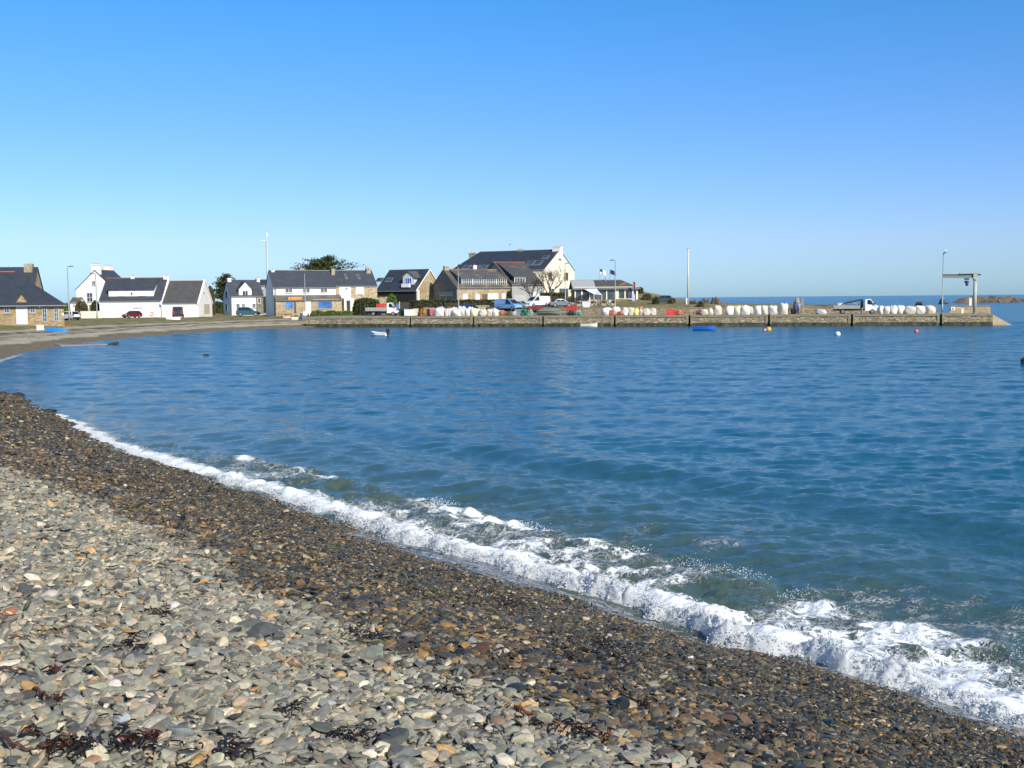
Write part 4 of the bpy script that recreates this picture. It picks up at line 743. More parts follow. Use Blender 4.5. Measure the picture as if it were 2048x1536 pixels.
for k in range(3): MB().box(w_ * k / 2 - .05, w_ * k / 2 + .05, .051, .12, -1.7, 0).build('post', [WHP], t)
# ================================================================== TREES
def crown_tree(name, label, pxc, pxw, top, bot, base, Y, m, tiers, seed, tilt=0., lean=0.):
    g = np.random.default_rng(seed); c = at(pxc, base, Y); zb = gz(c[0], Y) - .2; s = pxw / f * Y; z1 = at(pxc, top, Y)[2]; z0 = at(pxc, bot, Y)[2]; t = thing(name, label, 'tree', (c[0], Y, zb)); z0 -= zb; z1 -= zb
    tb = MB(); tb.tube([(0, 0, -.3), (.1, 0, z0 * .5), (lean * .3, 0, z0), (lean, 0, z0 + (z1 - z0) * .6)], [.55, .42, .34, .12], 9); tb.build('trunk', [BARKD], t, smooth=True); lb = MB(); P = []
    for k in range(tiers):
        v = (k + .5) / tiers; zz = z0 + (z1 - z0) * v; R_ = s / 2 * max(.2, (1 - v ** 2.2) * (.78 + .3 * g.random())); nb_ = int(6 + 5 * (1 - v))
        for j in range(nb_):
            an = g.uniform(0, 6.283); L_ = R_ * g.uniform(.5, 1.25); ex, ey = math.cos(an) * L_ + lean * v, math.sin(an) * L_ * .8; ez = zz + g.uniform(-.3, .5) + tilt * L_
            lb.tube([(lean * v * .7, 0, max(.5, zz - 1.1)), (ex * .5, ey * .5, (zz + ez) / 2 - .25), (ex, ey, ez)], [.13, .08, .03], 5)
            n = int(90 * (.5 + L_ / s * 2)); u = g.beta(2.2, 1.3, n); P.append(np.stack([lean * v + (ex - lean * v) * u + g.normal(0, .34 + .10 * L_, n), ey * u + g.normal(0, .34 + .10 * L_, n), zz - .2 + (ez - zz) * u + g.normal(0, .17, n) + .25 * u], 1))
    lb.build('limbs', [BARKD], t, smooth=True); leafmesh('crown', np.concatenate(P), .21, m, t, .35); return t
crown_tree('cypress_tree', 'wide dark cypress with layered branches rising behind the bar roof', 656, 104, 515, 545, 620, 236, LCY, 6, 4, .12)
crown_tree('cypress_tree', 'dark bushy cypress standing behind the small white house', 449, 50, 549, 597, 628, 243, LCY, 7, 9, .02, .6)
def bare_tree(name, label, px, base, top, Y, spread, seed, levels=6):
    g = random.Random(seed); c = at(px, base, Y); zb = gz(c[0], Y) - .1; t = thing(name, label, 'tree', (c[0], Y, zb)); Hh = at(px, top, Y)[2] - zb; tb = MB(); bb = MB()
    tb.tube([(0, 0, -.3), (.05, 0, Hh * .12), (0, .03, Hh * .27)], [.26, .2, .17], 8); tb.build('trunk', [BARK], t, smooth=True)
    def grow(p, d, L, r, k):
        q_ = p + d * L * .55 + Vector((g.uniform(-.08, .08) * L, g.uniform(-.08, .08) * L, 0)); e = p + d * L; bb.tube([p, q_, e], [r, r * .85, r * .68], 5 if k < 3 else 4)
        if k >= levels: return
        for i in range(3 if k in (0, 2) else 2):
            v = Vector((g.gauss(0, 1) * spread, g.gauss(0, 1) * spread, g.uniform(-.05, .45))); nd = (d + v * .55).normalized(); grow(e, nd, L * g.uniform(.62, .86), r * .66, k + 1)
    for i in range(4): an = i * 1.57 + g.uniform(-.4, .4); grow(Vector((0, .03, Hh * .25)), Vector((math.cos(an) * .65, math.sin(an) * .65, 1)).normalized(), Hh * .22, .13, 0)
    bb.build('branches', [BARK], t, smooth=True); return t
bare_tree('bare_tree', 'leafless tree with spreading twigs in front of the hotel gable', 1100, 604, 531, 205, 1.0, 5); bare_tree('bare_tree', 'small leafless tree in front of the grey rendered house', 1066, 603, 552, 207, 1.0, 8, 5)
# ================================================================== LAMPS, POLES, FLAGS
GALV = plain('lamp_grey', (.30, .33, .33), .5, .08, 1, metal=.3)
def lamp(label, px, base, top, Y, arm, n='street_lamp', box=False, gull=False, z=None):
    c = at(px, base, Y); zb = gz(c[0], Y) if z is None else z; hgt = at(px, top, Y)[2] - zb; t = thing(n, label, 'street lamp', (c[0], c[1], zb), 0, 'street lamps along the harbour')
    MB().tube([(0, 0, -.2), (0, 0, 1.2), (0, 0, 1.25), (0, 0, hgt)], [.13, .13, .09, .06], 10).build('pole', [GALV], t, smooth=True)
    ax, ay = arm; L = math.hypot(ax, ay); b = MB(); b.tube([(0, 0, hgt - .03), (ax * .45, ay * .45, hgt + .05)], .04, 6); h_ = b.build('arm', [GALV], t)
    b = MB(); b.ball((ax * .72, ay * .72, hgt + .06), (.17 + .26 * abs(ax) / L, .17 + .26 * abs(ay) / L, .09)); b.build('lamp_head', [plain('lamp_dark', (.14, .15, .16), .4)], t, smooth=True)
    if box: MB().box(-.35, .35, -.16, .16, .9, 1.55).build('cabinet', [WHP], t)
    return t, hgt, c
lamp('grey street lamp with its head to the right, beside the boathouse', 138.7, 638, 533.5, 172, (.9, -.2)); lamp('grey street lamp standing before the end of the long white house', 194.5, 637, 547.5, 186, (-.75, -.2))
lamp('grey street lamp with a white cabinet in front of the bar', 611, 631.5, 543.5, 186, (.15, -.8), box=True); lamp('grey street lamp in front of the stone house with the window strip', 917.3, 617, 530, 189, (.5, -.4))
lamp('grey street lamp against the cream hotel gable', 1130.5, 603, 527, 204, (.6, -.2)); lamp('tall grey street lamp in front of the glazed restaurant', 1230.5, 620, 521, 183, (-.75, .0))
tl, hl, cl_ = lamp('lone street lamp near the outer end of the quay with a gull on top', 1884.5, 618, 506.5, 164, (.1, -.5), z=ZD)
def pole(name, label, px, base, top, Y, r0, r1, m, cat='pole', z=None):
    c = at(px, base, Y); zb = gz(c[0], Y) - .1 if z is None else z; hgt = at(px, top, Y)[2] - zb; t = thing(name, label, cat, (c[0], c[1], zb)); MB().tube([(0, 0, 0), (0, 0, hgt)], [r0, r1], 10).build('shaft', [m], t, smooth=True); return t, hgt
t, hg = pole('bare_mast', 'tall bare pale mast standing alone on the headland', 1376.2, 603, 497.5, 195, .19, .13, plain('pale_mast', (.55, .55, .53), .5), 'mast'); MB().tube([(0, 0, hg), (0, 0, hg + .12)], .16, 10).build('cap', [GALV], t); MB().box(-.4, -.18, -.14, .14, 0, 1.2).build('cabinet', [WHP], t)
t, hg = pole('antenna_mast', 'tall grey antenna mast with a white cylinder on top behind the bar', 537.2, 620, 473, 255, .2, .1, plain('pale_mast', (.55, .55, .53), .5), 'mast'); MB().tube([(0, 0, hg + .05), (0, 0, hg + .9)], .25, 12).build('radome', [WHP], t); MB().tube([(0, 0, hg + .9), (0, 0, hg + 1.7)], .025, 5).build('spike', [GALV], t)
t, hg = pole('floodlight_pole', 'tall thin pole with one white arm to the left beside the antenna mast', 535.4, 622, 481, 252, .1, .06, GALV, 'lamp'); MB().box(-1.25, .05, -.14, .14, hg - .06, hg + .06).build('lamp_head', [WHP], t)
def flag(label, px, top, bot, Y, pl, design, tilt=0.):
    c = at(px, bot, Y); z1 = at(px, top, Y)[2]; t = thing('flagpole', label, 'flagpole', c); hg = z1 - c[2]; MB().tube([(0, 0, -1.5 if pl else 0), (0, 0, hg)], .05, 6).build('pole', [GALV], t); ball = MB().ball((0, 0, hg + .04), .07, 1).build('finial', [GALV], t)
    b = MB(); w_, h_ = (1.15, .85) if design < 3 else (.75, 1.5)
    def fn(u, v): return (.05 + w_ * u * (1 if design < 3 else .6), .16 * math.sin(u * 7 + v), hg - .12 - h_ * (1 - v) - .75 * u * u * w_ * .6)
    n, k = 13, 9; b.grid(fn, n, k); idx = 0
    for j in range(k - 1):
        for i in range(n - 1):
            b.mi[idx] = (1 if (design == 1 and (i < 4 and j > 2)) else 1 if (design == 3 and j > 5) else 2 if design == 3 and j < 3 else 0); idx += 1
    mats = {1: [plain('flag_white', (.8, .8, .8)), plain('flag_black', (.03, .03, .04)), WHP], 2: [plain('flag_navy', (.03, .05, .14)), DARK, DARK], 3: [plain('flag_pink', (.62, .16, .22)), plain('flag_red', (.55, .08, .10)), plain('flag_violet', (.22, .16, .40))]}[design]
    b.build('flag', mats, t, smooth=True); return t
flag('flagpole with a white and black flag above the restaurant roof', 1199.7, 537, 566, 221, True, 1); flag('flagpole with a dark blue flag above the restaurant roof', 1219.8, 538.5, 566, 221, True, 2)
flag('short flagpole with a hanging red and violet flag at the restaurant corner', 1266.5, 562, 609, 214.2, False, 3)
c = at(1267, 609, 213.8); t = thing('sign_board', 'pale lilac upright sign board at the restaurant corner', 'sign', c); MB().box(-.32, .32, -.05, .05, .75, 1.95).build('board', [plain('lilac_board', (.42, .44, .66), .5, .05)], t); [MB().box(s_ * .3 - .03, s_ * .3 + .03, .051, .1, -.2, 1.95).build('leg', [GALV], t) for s_ in (-1, 1)]
# awning sail
A_ = [at(1167, 577.5, 213.5), at(1192, 576.2, 215.2), at(1203.5, 589.5, 209.5), at(1188, 588, 209)]; c = A_[3].copy(); c[2] = zb; t = thing('shade_sail', 'white shade sail stretched over the restaurant terrace', 'awning', c); b = MB()
def fn(u, v):
    p = (A_[0] * (1 - u) + A_[1] * u) * (1 - v) + (A_[3] * (1 - u) + A_[2] * u) * v; return tuple(p - c - np.array([0, 0, .55 * math.sin(math.pi * u) * math.sin(math.pi * v)]))
b.grid(fn, 9, 9); so_ = b.build('canopy', [WHP], t, smooth=True); sm = so_.modifiers.new('cloth', 'SOLIDIFY'); sm.thickness = .03
for p in (A_[2], A_[3]): MB().tube([(*(p - c)[:2], 0), tuple(p - c)], .05, 6).build('post', [WHP], t)
# ================================================================== VEHICLES
TYRE = plain('tyre_rubber', (.02, .02, .02), .85, .1); RIM = plain('wheel_rim', (.40, .41, .42), .35, .1, metal=.7); LRED = plain('tail_lamp', (.45, .02, .02), .25, .05); LWH = plain('head_lamp', (.75, .75, .72), .15, .05); CGL = glass('car_glass', (.012, .014, .016), .04); TRIM = plain('black_trim', (.025, .025, .027), .6, .1)
def paint(n, c): return plain(n, c, .28, .05, .6)
def wheel(t, x, y, r, sg, w=.2):
    b = MB(); b.tube([(x, y - w / 2, r), (x, y - w / 2 + .03, r), (x, y + w / 2 - .03, r), (x, y + w / 2, r)], [r * .9, r, r, r * .9], 18); ty = b.build('wheel', [TYRE], t, smooth=False); b = MB()
    b.tube([(x, y + sg * w / 2, r), (x, y + sg * (w / 2 + .02), r)], [r * .62, r * .55], 12); b.build('rim', [RIM], ty)
SHAPE = {  # side profile of the body (x, z, half width) and of the glasshouse, x forward from the middle, metres
 'hatch': (3.9, [(-1.9, .32, .78), (-1.95, .62, .82), (-1.86, .92, .82), (.72, .95, .82), (1.55, .80, .78), (1.92, .58, .70), (1.93, .32, .74)], [(-1.84, .90, .78), (-1.48, 1.42, .60), (-.2, 1.48, .62), (.25, 1.42, .60), (1.0, .93, .76)], (-1.18, 1.2), .31),
 'saloon': (4.4, [(-2.15, .32, .80), (-2.2, .66, .82), (-2.1, .92, .80), (.8, .95, .84), (1.75, .82, .80), (2.17, .60, .72), (2.18, .32, .76)], [(-1.5, .90, .80), (-.85, 1.38, .62), (.1, 1.42, .62), (.35, 1.38, .62), (1.15, .93, .78)], (-1.35, 1.35), .32),
 'estate': (4.2, [(-2.0, .34, .80), (-2.06, .68, .84), (-1.98, .98, .84), (.75, 1.0, .84), (1.65, .86, .80), (2.07, .64, .72), (2.08, .34, .76)], [(-1.96, .96, .80), (-1.7, 1.58, .64), (-.2, 1.64, .66), (.3, 1.56, .64), (1.1, .98, .78)], (-1.3, 1.3), .33),
 'van': (4.9, [(-2.4, .36, .88), (-2.44, .8, .93), (-2.42, 1.1, .93), (1.25, 1.12, .93), (2.05, .98, .86), (2.42, .72, .80), (2.44, .36, .84)], [(-2.42, 1.08, .92), (-2.36, 1.92, .80), (.2, 1.98, .82), (.75, 1.88, .78), (1.75, 1.06, .86)], (-1.5, 1.55), .34),
}
def car(kind, name, label, px, Y, yaw, pm, base=None, z=None, roofm=None, cat='car', group='vehicles parked along the harbour', sc=1., side=True):
    L, body, cab, wx, wr = SHAPE[kind]; c = at(px, 620, Y); zz = gz(c[0], Y) + .02 if z is None else z
    t = thing(name, label, cat, (c[0], Y, zz), R(yaw), group); t.scale = (sc,) * 3
    MB().hull(body).build('body', [pm], t); MB().hull(cab).build('cabin', [pm], t); MB().box(-L / 2 + .1, L / 2 - .1, -.7, .7, .2, .34).build('underbody', [TRIM], t)
    n = len(cab)
    def q(i, j, k=.0, top=.93, bot=.08):  # a pane on the slanting end between two profile points
        a, b_ = np.array(cab[i]), np.array(cab[j]); p0, p1 = a + (b_ - a) * bot, a + (b_ - a) * top; nx_, nz_ = (p1[1] - p0[1]), -(p1[0] - p0[0]); l_ = math.hypot(nx_, nz_); s_ = k / l_; return [(p0[0] + nx_ * s_, -p0[2] * .9, p0[1] + nz_ * s_), (p0[0] + nx_ * s_, p0[2] * .9, p0[1] + nz_ * s_), (p1[0] + nx_ * s_, p1[2] * .9, p1[1] + nz_ * s_), (p1[0] + nx_ * s_, -p1[2] * .9, p1[1] + nz_ * s_)]
    MB().add(q(4, 3, .015), [(0, 1, 2, 3)]).build('windscreen', [CGL], t); MB().add(q(0, 1, -.015), [(0, 1, 2, 3)]).build('rear_window', [CGL], t)
    for sg in (-1, 1):
        x0, x1 = (cab[0][0] + .25, cab[4][0] - .22) if kind != 'van' else (.15, cab[4][0] - .25); xm = (x0 + x1) / 2; zt = cab[2][1] - .12; zb = cab[0][1] + .08; hb, ht = cab[0][2], cab[2][2]
        yy = lambda z_: sg * (hb + (ht - hb) * (z_ - cab[0][1]) / (cab[2][1] - cab[0][1]) + .012)
        xt0, xt1 = (cab[1][0] + .12, cab[3][0] - .08) if kind != 'van' else (.2, cab[3][0] - .1)
        for a0, a1, b0, b1 in ((x0, xm - .04, xt0, (xt0 + xt1) / 2 - .04), (xm + .04, x1, (xt0 + xt1) / 2 + .04, xt1)) if kind != 'van' else ((x0, x1, xt0, xt1),):
            MB().add([(a0, yy(zb), zb), (a1, yy(zb), zb), (b1, yy(zt), zt), (b0, yy(zt), zt)], [(0, 1, 2, 3)]).build('side_window', [CGL], t)
        for x in wx: wheel(t, x, sg * (body[1][2] - .08), wr, sg)
        MB().box(L / 2 - .16, L / 2 - .03, sg * .62 - .14, sg * .62 + .14, .58, .74).build('headlight', [LWH], t); MB().box(-L / 2 - .005, -L / 2 + .08, sg * .68 - .12, sg * .68 + .12, .66, 1.0 if kind != 'van' else 1.3).build('tail_light', [LRED], t)
    MB().box(-L / 2 - .06, -L / 2 + .02, -.78, .78, .36, .54).build('bumper', [TRIM], t); MB().box(L / 2 - .06, L / 2 + .03, -.72, .72, .34, .52).build('bumper', [TRIM], t)
    return t
car('hatch', 'parked_car', 'white car parked past the boathouse corner by the cream wall', 137, 178, 150, paint('car_white', (.72, .72, .72))); car('hatch', 'parked_car', 'small dark red car parked before the long white house', 263.5, 195, 232, paint('car_red', (.16, .012, .025)), sc=.85)
car('van', 'parked_van', 'dark brown van parked against the low white house', 356, 194, 105, paint('car_brown', (.045, .035, .025)), cat='van', sc=.98); car('estate', 'parked_estate', 'teal estate car with red tail lamps beside the small white house', 496, 206, 12, paint('car_teal', (.02, .10, .14)), sc=1.05)
car('saloon', 'parked_car', 'dark blue car half hidden behind the white bags and long hedge', 886, 190, 8, paint('car_navy', (.015, .03, .06))); car('van', 'parked_van', 'navy blue van behind the middle of the white bags', 941, 189.5, -8, paint('van_navy', (.015, .04, .13)), cat='van', sc=.78)
car('van', 'parked_van', 'white van painted the blue of its shaded side, facing the long hedge', 1017, 190, -42, paint('van_shaded_white', (.22, .42, .66)), cat='van', sc=1.02); car('hatch', 'parked_car', 'silver car parked between the two pale vans', 1041, 190.5, -38, paint('car_silver', (.42, .43, .43))); car('van', 'parked_van', 'plain white van parked beside the grey rendered house', 1074, 196, -140, paint('van_white', (.78, .78, .77)), cat='van', sc=.98)  # first van is white; its blue is sky-tinted shade put into the paint
car('saloon', 'parked_car', 'grey blue car with a red tail lamp under the bare tree', 1121, 197, 18, paint('car_grey', (.14, .18, .22))); car('hatch', 'parked_car', 'dark car alone on the headland right of the restaurant', 1325, 206, 170, paint('car_dark', (.06, .09, .12)))
ALU = plain('alloy_dropside', (.36, .37, .34), .5, .12, 2, metal=.3)
def cabtruck(name, label, px, Y, yaw, z, L=5.6, crane=False):
    c = at(px, 622, Y); t = thing(name, label, 'truck', (c[0], Y, z), R(yaw)); pm = paint('truck_white', (.76, .76, .75)); xf = L / 2
    P = [(xf - 1.95, .45, .92), (xf - 1.95, 1.35, .94), (xf - 1.9, 2.12, .82), (xf - 1.2, 2.16, .82), (xf - .62, 1.36, .90), (xf - .06, 1.12, .84), (xf, .45, .86)]
    MB().hull(P).build('cab', [pm], t)
    for sg in (-1, 1):
        yb, yt = sg * .945, sg * .845; MB().add([(xf - 1.65, yb, 1.4), (xf - .78, yb, 1.4), (xf - 1.22, yt, 2.02), (xf - 1.62, yt, 2.02)], [(0, 1, 2, 3)]).build('side_window', [CGL], t); MB().box(xf - .7, xf - .58, sg * .95 if sg > 0 else -1.12, 1.12 if sg > 0 else -.95, 1.36, 1.6).build('mirror', [TRIM], t)
        for x in (xf - .95, -xf + 1.25): wheel(t, x, sg * .80, .35, sg, .24)
        MB().box(xf - .1, xf + .02, sg * .6 - .15, sg * .6 + .15, .78, .98).build('headlight', [LWH], t); MB().box(-xf - .02, -xf + .05, sg * .85 - .1, sg * .85 + .1, .62, .8).build('tail_light', [LRED], t)
    MB().add([(xf - .60, -.82, 1.40), (xf - .60, .82, 1.40), (xf - 1.15, .74, 2.10), (xf - 1.15, -.74, 2.10)], [(0, 1, 2, 3)]).build('windscreen', [CGL], t); MB().box(xf - .1, xf + .06, -.9, .9, .36, .66).build('bumper', [TRIM], t)
    MB().box(-xf, xf - 1.0, -.42, .42, .48, .72).build('chassis', [TRIM], t); x1 = xf - (2.05 if not crane else 2.75); b = MB().box(-xf, x1, -1.02, 1.02, .82, .92); b.build('bed_floor', [ALU], t)
    hd = .46 if not crane else .34
    for nm, bx in (('dropside', (-xf, x1, -1.05, -1.01)), ('dropside', (-xf, x1, 1.01, 1.05)), ('tailboard', (-xf - .04, -xf - .002, -1.05, 1.05)), ('headboard', (x1, x1 + .05, -1.05, 1.05))): MB().box(*bx, .80, .92 + hd + (.25 if nm == 'headboard' else 0)).build(nm, [ALU], t)
    if crane:
        cm = plain('crane_black', (.03, .03, .035), .5, .2, 3); x = xf - 2.35; MB().box(x - .18, x + .18, -.22, .22, .7, 2.05).build('crane_post', [cm], t); b = MB(); b.prism([(x - .05, 1.95), (x + .1, 2.2), (x - 2.2, 1.72), (x - 3.05, 1.28), (x - 3.0, 1.15), (x - 2.15, 1.52)], -.13, .13, 'y'); b.build('crane_arm', [cm], t)
        MB().tube([(x - .3, 0, 1.25), (x - 1.5, 0, 1.68)], .07, 8).build('crane_ram', [GALV], t); [MB().box(x - .08, x + .08, sg * .95 - .07, sg * .95 + .07, .02, .9).build('stabiliser_leg', [GALV], t) for sg in (-1, 1)]
    return t
YT = 183.; tk = cabtruck('flatbed_truck', 'small white flatbed truck with red crates on its bed', 766, YT, -3, ZD, 5.5)
REDP = plain('red_crate', (.50, .045, .035), .55, .12, 2); ORN = plain('orange_net', (.62, .22, .11), .9, .3, 5, 1, fine=.5); WBAG = plain('bulk_bag', (.72, .69, .64), .75, .14, 2.2, .5, fine=.15)
def crate(name, label, x, y, z, w, d, h, m, rz=0, cat='crate', group=None):
    t = thing(name, label, cat, (x, y, z), rz, group); b = MB(); th = .04
    b.box(-w / 2, w / 2, -d / 2, d / 2, 0, th)
    for k in range(3): z0 = h * (k + .1) / 3; z1 = h * (k + .9) / 3; b.box(-w / 2, w / 2, -d / 2, -d / 2 + th, z0, z1).box(-w / 2, w / 2, d / 2 - th, d / 2, z0, z1).box(-w / 2, -w / 2 + th, -d / 2 + th, d / 2 - th, z0, z1).box(w / 2 - th, w / 2, -d / 2 + th, d / 2 - th, z0, z1)
    b.build('crate_sides', [m], t); b = MB()
    for sx in (-1, 1):
        for sy in (-1, 1): b.box(sx * w / 2 - .04, sx * w / 2 + .04, sy * d / 2 - .04, sy * d / 2 + .04, 0, h + .02)
    b.build('corner_post_frame', [m], t); return t
tx, ty = tk.location.x, tk.location.y
for i in range(2): crate('red_crate', ['red slatted crate on the flatbed truck, next to the cab', 'red slatted crate on the flatbed truck, rear of the two'][i], tx - .05 - .88 * i + .42, ty - .1, ZD + .94, .84, 1.5, 1.05, REDP, R(-3), group='red crates on the flatbed truck')
tc_ = cabtruck('crane_truck', 'white truck with a folded black loader crane behind its cab', 1712, 160.6, frz * 57.3, ZD, 6.3, True)
# ================================================================== BULK BAGS AND FISHING GEAR
bag_i = 0; BAGM = [WBAG, WBAG, plain('grey_bag', (.56, .55, .52), .75, .16, 2.2, .5, fine=.2), plain('dirty_bag', (.62, .56, .46), .8, .16, 2.2, .5, fine=.25)]
def bag(label, px, wpx, top, back, slump=0., m=None, group=None, name='bulk_bag', base=630, loops=True, z=None):
    global bag_i
    bag_i += 1; g = np.random.default_rng(100 + bag_i); p = Q(px, back, ZD if z is None else z); D = p[1]; w = wpx * D / f * .54 * g.uniform(.9, 1.1); top = top + g.uniform(-.8, 1.2); h = max(.35, W(px, top, D)[2] - p[2]); t = thing(name, label, 'bag', p, g.uniform(-.5, .5), group)
    n, k = 22, 13; ph = g.uniform(0, 6.28, 6)
    def fn(u, v):
        a = 6.2832 * u;  cx, sx = math.cos(a), math.sin(a); q_ = (abs(cx) ** (2 / .8) + abs(sx) ** (2 / .8)) ** -.4 
        bul = .86 + .2 * math.sin(math.pi * min(1, v * 1.05)) ** .8 + .06 * slump * (1 - v); bul *= 1 - (.0 if v < .86 else (v - .86) * (2.2 + 2.4 * slump)); wr_ = 1 + .07 * math.sin(3 * a + ph[0] + 5 * v) + .05 * math.sin(5 * a + ph[1] - 7 * v) + .04 * math.sin(8 * a + ph[2] + 3 * v)
        r = w * bul * wr_; z_ = h * (v + .03 * math.sin(2 * a + ph[3]) * v + .06 * math.sin(3 * a + ph[4]) * (v > .8)) ; return (r * cx * q_ ** .7 + .22 * slump * w * v * math.cos(ph[5]), r * sx * q_ ** .7, max(0, z_))
    b = MB().grid(fn, n, k, closeu=True); T_ = [fn(i / n, 1) for i in range(n)]; cz = (.22 * slump * w * math.cos(ph[5]), 0, h * (.93 if slump < .5 else 1.0)); b.add(T_ + [cz], [(i, (i + 1) % n, n) for i in range(n)]); b.build('sack', [m or g.choice(BAGM)], t, smooth=True)
    if loops:
        for sx in (-1, 1):
            b = MB(); zz = h * (.95 - .1 * slump); b.tube([(sx * w * .62, -w * .3, zz), (sx * w * .66, -w * .12, zz + .10), (sx * w * .66, w * .1, zz + .09), (sx * w * .62, w * .3, zz)], .028, 5); b.build('lifting_loop', [m or WBAG], t, smooth=True)
    return t
def heap(name, label, px0, px1, top, back, m, cat='net', z=None, lumps=5, seed=0, group=None, sub=None):
    g = np.random.default_rng(seed + int(px0)); pm_ = (px0 + px1) / 2; p = Q(pm_, back, ZD if z is None else z); D = p[1]; w = (px1 - px0) * D / f; h = max(.3, W(pm_, top, D)[2] - p[2]); t = thing(name, label, cat, p, frz, group); V, F = ico(3); v = V.copy()
    for _ in range(7): d = g.normal(size=3); v *= (1 + .10 * np.sin(v @ d * 2.2 + g.uniform(0, 6)))[:, None]
    v *= (1 + .09 * np.array([fbm(np.array(a_[0] * 4 + 20), np.array(a_[1] * 4 + a_[2] * 3 + 20), 3) - .5 for a_ in v]) * 3)[:, None]; v = v / np.abs(v[:, 0]).max() * np.array([w / 2, min(w * .42, .8), h * .62]); v[:, 2] = np.maximum(v[:, 2] - v[:, 2].max() + h, 0)
    fastmesh('heap', v, [F], m, smooth=True, parent=t)
    n = 260; i = g.integers(0, len(v), n); pts = v[i] + g.normal(0, .05, (n, 3)); pts[:, 2] = np.maximum(pts[:, 2], .03); leafmesh('net_folds', pts, .10, m, t)
    b = MB(); [b.tube([tuple(v[i[q_]]), tuple((v[i[q_]] + v[i[q_ + 7]]) / 2 + np.array([0, 0, .16])), tuple(v[i[q_ + 7]])], .022, 4) for q_ in range(0, 40, 8)]; b.build('rope', [sub or WHP], t); return t
GW_ = 'white bulk bags in the long row on the left part of the quay'; CRM = plain('cream_bag', (.66, .60, .42), .8, .1, 3, .3); YEL = plain('yellow_bag', (.72, .62, .24), .8, .1, 3, .3)
ordn = ['first', 'second', 'third', 'fourth', 'fifth', 'sixth', 'seventh', 'eighth', 'ninth', 'tenth', 'eleventh', 'twelfth', 'thirteenth', 'fourteenth']
row = [(876, 13, 617, .1), (886, 11, 616.5, 0), (893.5, 8, 618, 0), (902, 12, 617, .2), (914, 18, 617.5, .5), (926.5, 13, 618, .2), (936, 11, 617.5, 0), (956, 10, 617.5, 0), (966, 14, 618, .3), (980.5, 14, 618, .2), (991, 12, 619, .3), (999, 11, 620, .5)]
for i, (px, w, tp, s_) in enumerate(row): bag(f'white bulk bag, {ordn[i]} from the orange nets in the long front row', px, w, tp, 1.6 + .25 * (i % 2), s_, group=GW_)
bag('cream coloured bulk bag among the white ones in the long row', 947, 13, 617, 1.5, .2, CRM)
for i, (px, w, tp) in enumerate([(881, 13, 615), (909, 12, 614.5), (923, 16, 612), (941, 12, 615), (973, 13, 615.5), (987, 12, 616)]): bag(f'white bulk bag in the back of the long row, {ordn[i]} from the dark blue car', px, w, tp, 3.6, .15, group=GW_)
heap('net_heap', 'small orange net bundle lying on top of the white bags', 896, 905, 614, 2.6, ORN, z=ZD + .95); heap('net_heap', 'orange and violet net heap ending the long row of white bags', 1000, 1011, 620.5, 1.5, ORN); heap('tyre_heap', 'black and grey hose coil lying on the white bags', 972, 988, 613, 2.6, plain('black_hose', (.06, .06, .055), .7), 'hose', z=ZD + .9)
GM_ = 'white bulk bags on the quay before the restaurant'
for i, (px, w, tp, s_, bk) in enumerate([(1212, 17, 616, .9, 1.7), (1231, 16, 614.5, .8, 3.2), (1251, 12, 616, .1, 1.6), (1262.5, 12, 616, .2, 1.6), (1283, 10, 618, .4, 1.6), (1293, 14, 617, .5, 1.6), (1306, 13, 615.5, .1, 1.7)]):
    bag(['slumped white bag left of the two orange net heaps', 'crumpled white bag lying behind the orange net heaps', 'white bulk bag just right of the orange net heaps', 'white bulk bag just left of the yellow bag', 'small white bag just right of the yellow bag', 'white bag with black loops next to the upright end bag', 'upright white bag, last before the bright red box'][i], px, w, tp, bk, s_, group=GM_)
bag('pale yellow bulk bag standing between white bags', 1272.5, 11, 617, 1.5, .1, YEL)
heap('net_heap', 'orange net heap, left of the pair below the tall lamp', 1218, 1233, 619.5, 1.3, ORN); heap('net_heap', 'orange net heap, right of the pair with a red edge', 1234, 1248, 620, 1.3, ORN); heap('net_heap', 'orange net lying on top of the yellow and white bags', 1274, 1287, 615, 2.4, ORN, z=ZD + .75); heap('net_heap', 'rounded orange net heap right of the bright red box', 1353, 1369, 619, 1.5, ORN); heap('net_heap', 'low red brown net heap left of the slumped white bags', 1391, 1402, 621.5, 1.5, plain('brown_net', (.30, .09, .06), .9, .3, 5, 1))
p = Q(1342, 1.6); crate('red_box', 'bright red plastic box on the quay between bags and orange net', p[0], p[1], ZD, 1.15, .95, .82, plain('bright_red', (.72, .03, .03), .45, .05), frz, 'box')
GR_ = 'white bulk bags in the row left of the two people'
for i, (px, w, tp, s_) in enumerate([(1409, 15, 618.5, .4), (1421, 13, 617, .9), (1435, 15, 612, .4), (1459.5, 15, 612, .1), (1475, 15, 611, .1), (1490, 17, 611, .15), (1516.5, 13, 612, 0), (1529, 14.5, 611.5, .1), (1545, 18, 612, .1), (1567, 15, 607.5, .0)]):
    bag(['small white bag right of the red brown net heap', 'slumped half empty white bag leaning on a taller one', 'tall white bag with folded top, right of the slumped ones', 'white bag, first of the three close together', 'off white bag, middle of the three close together', 'white bag with frayed top, last of the three close together', 'plain white bag, first after the gap', 'white bag with knotted top, second after the gap', 'wide cream white bag, third after the gap', 'tallest white bag right beside the person in red'][i], px, w, tp, 1.5, s_, CRM if i in (4,) else None, group=GR_)
for i, (px, w, tp) in enumerate([(1467, 13, 612), (1500, 11, 613), (1537, 13, 613.5)]): bag(f'white bag in shade behind the row left of the people, {ordn[i]} from the parapet end', px, w, tp, 3.5, .1, group=GR_)
bag('small slumped white bag lying alone left of the crane truck', 1643, 17, 617.5, 1.6, 1.)
GT_ = 'white bulk bags in the row right of the crane truck'
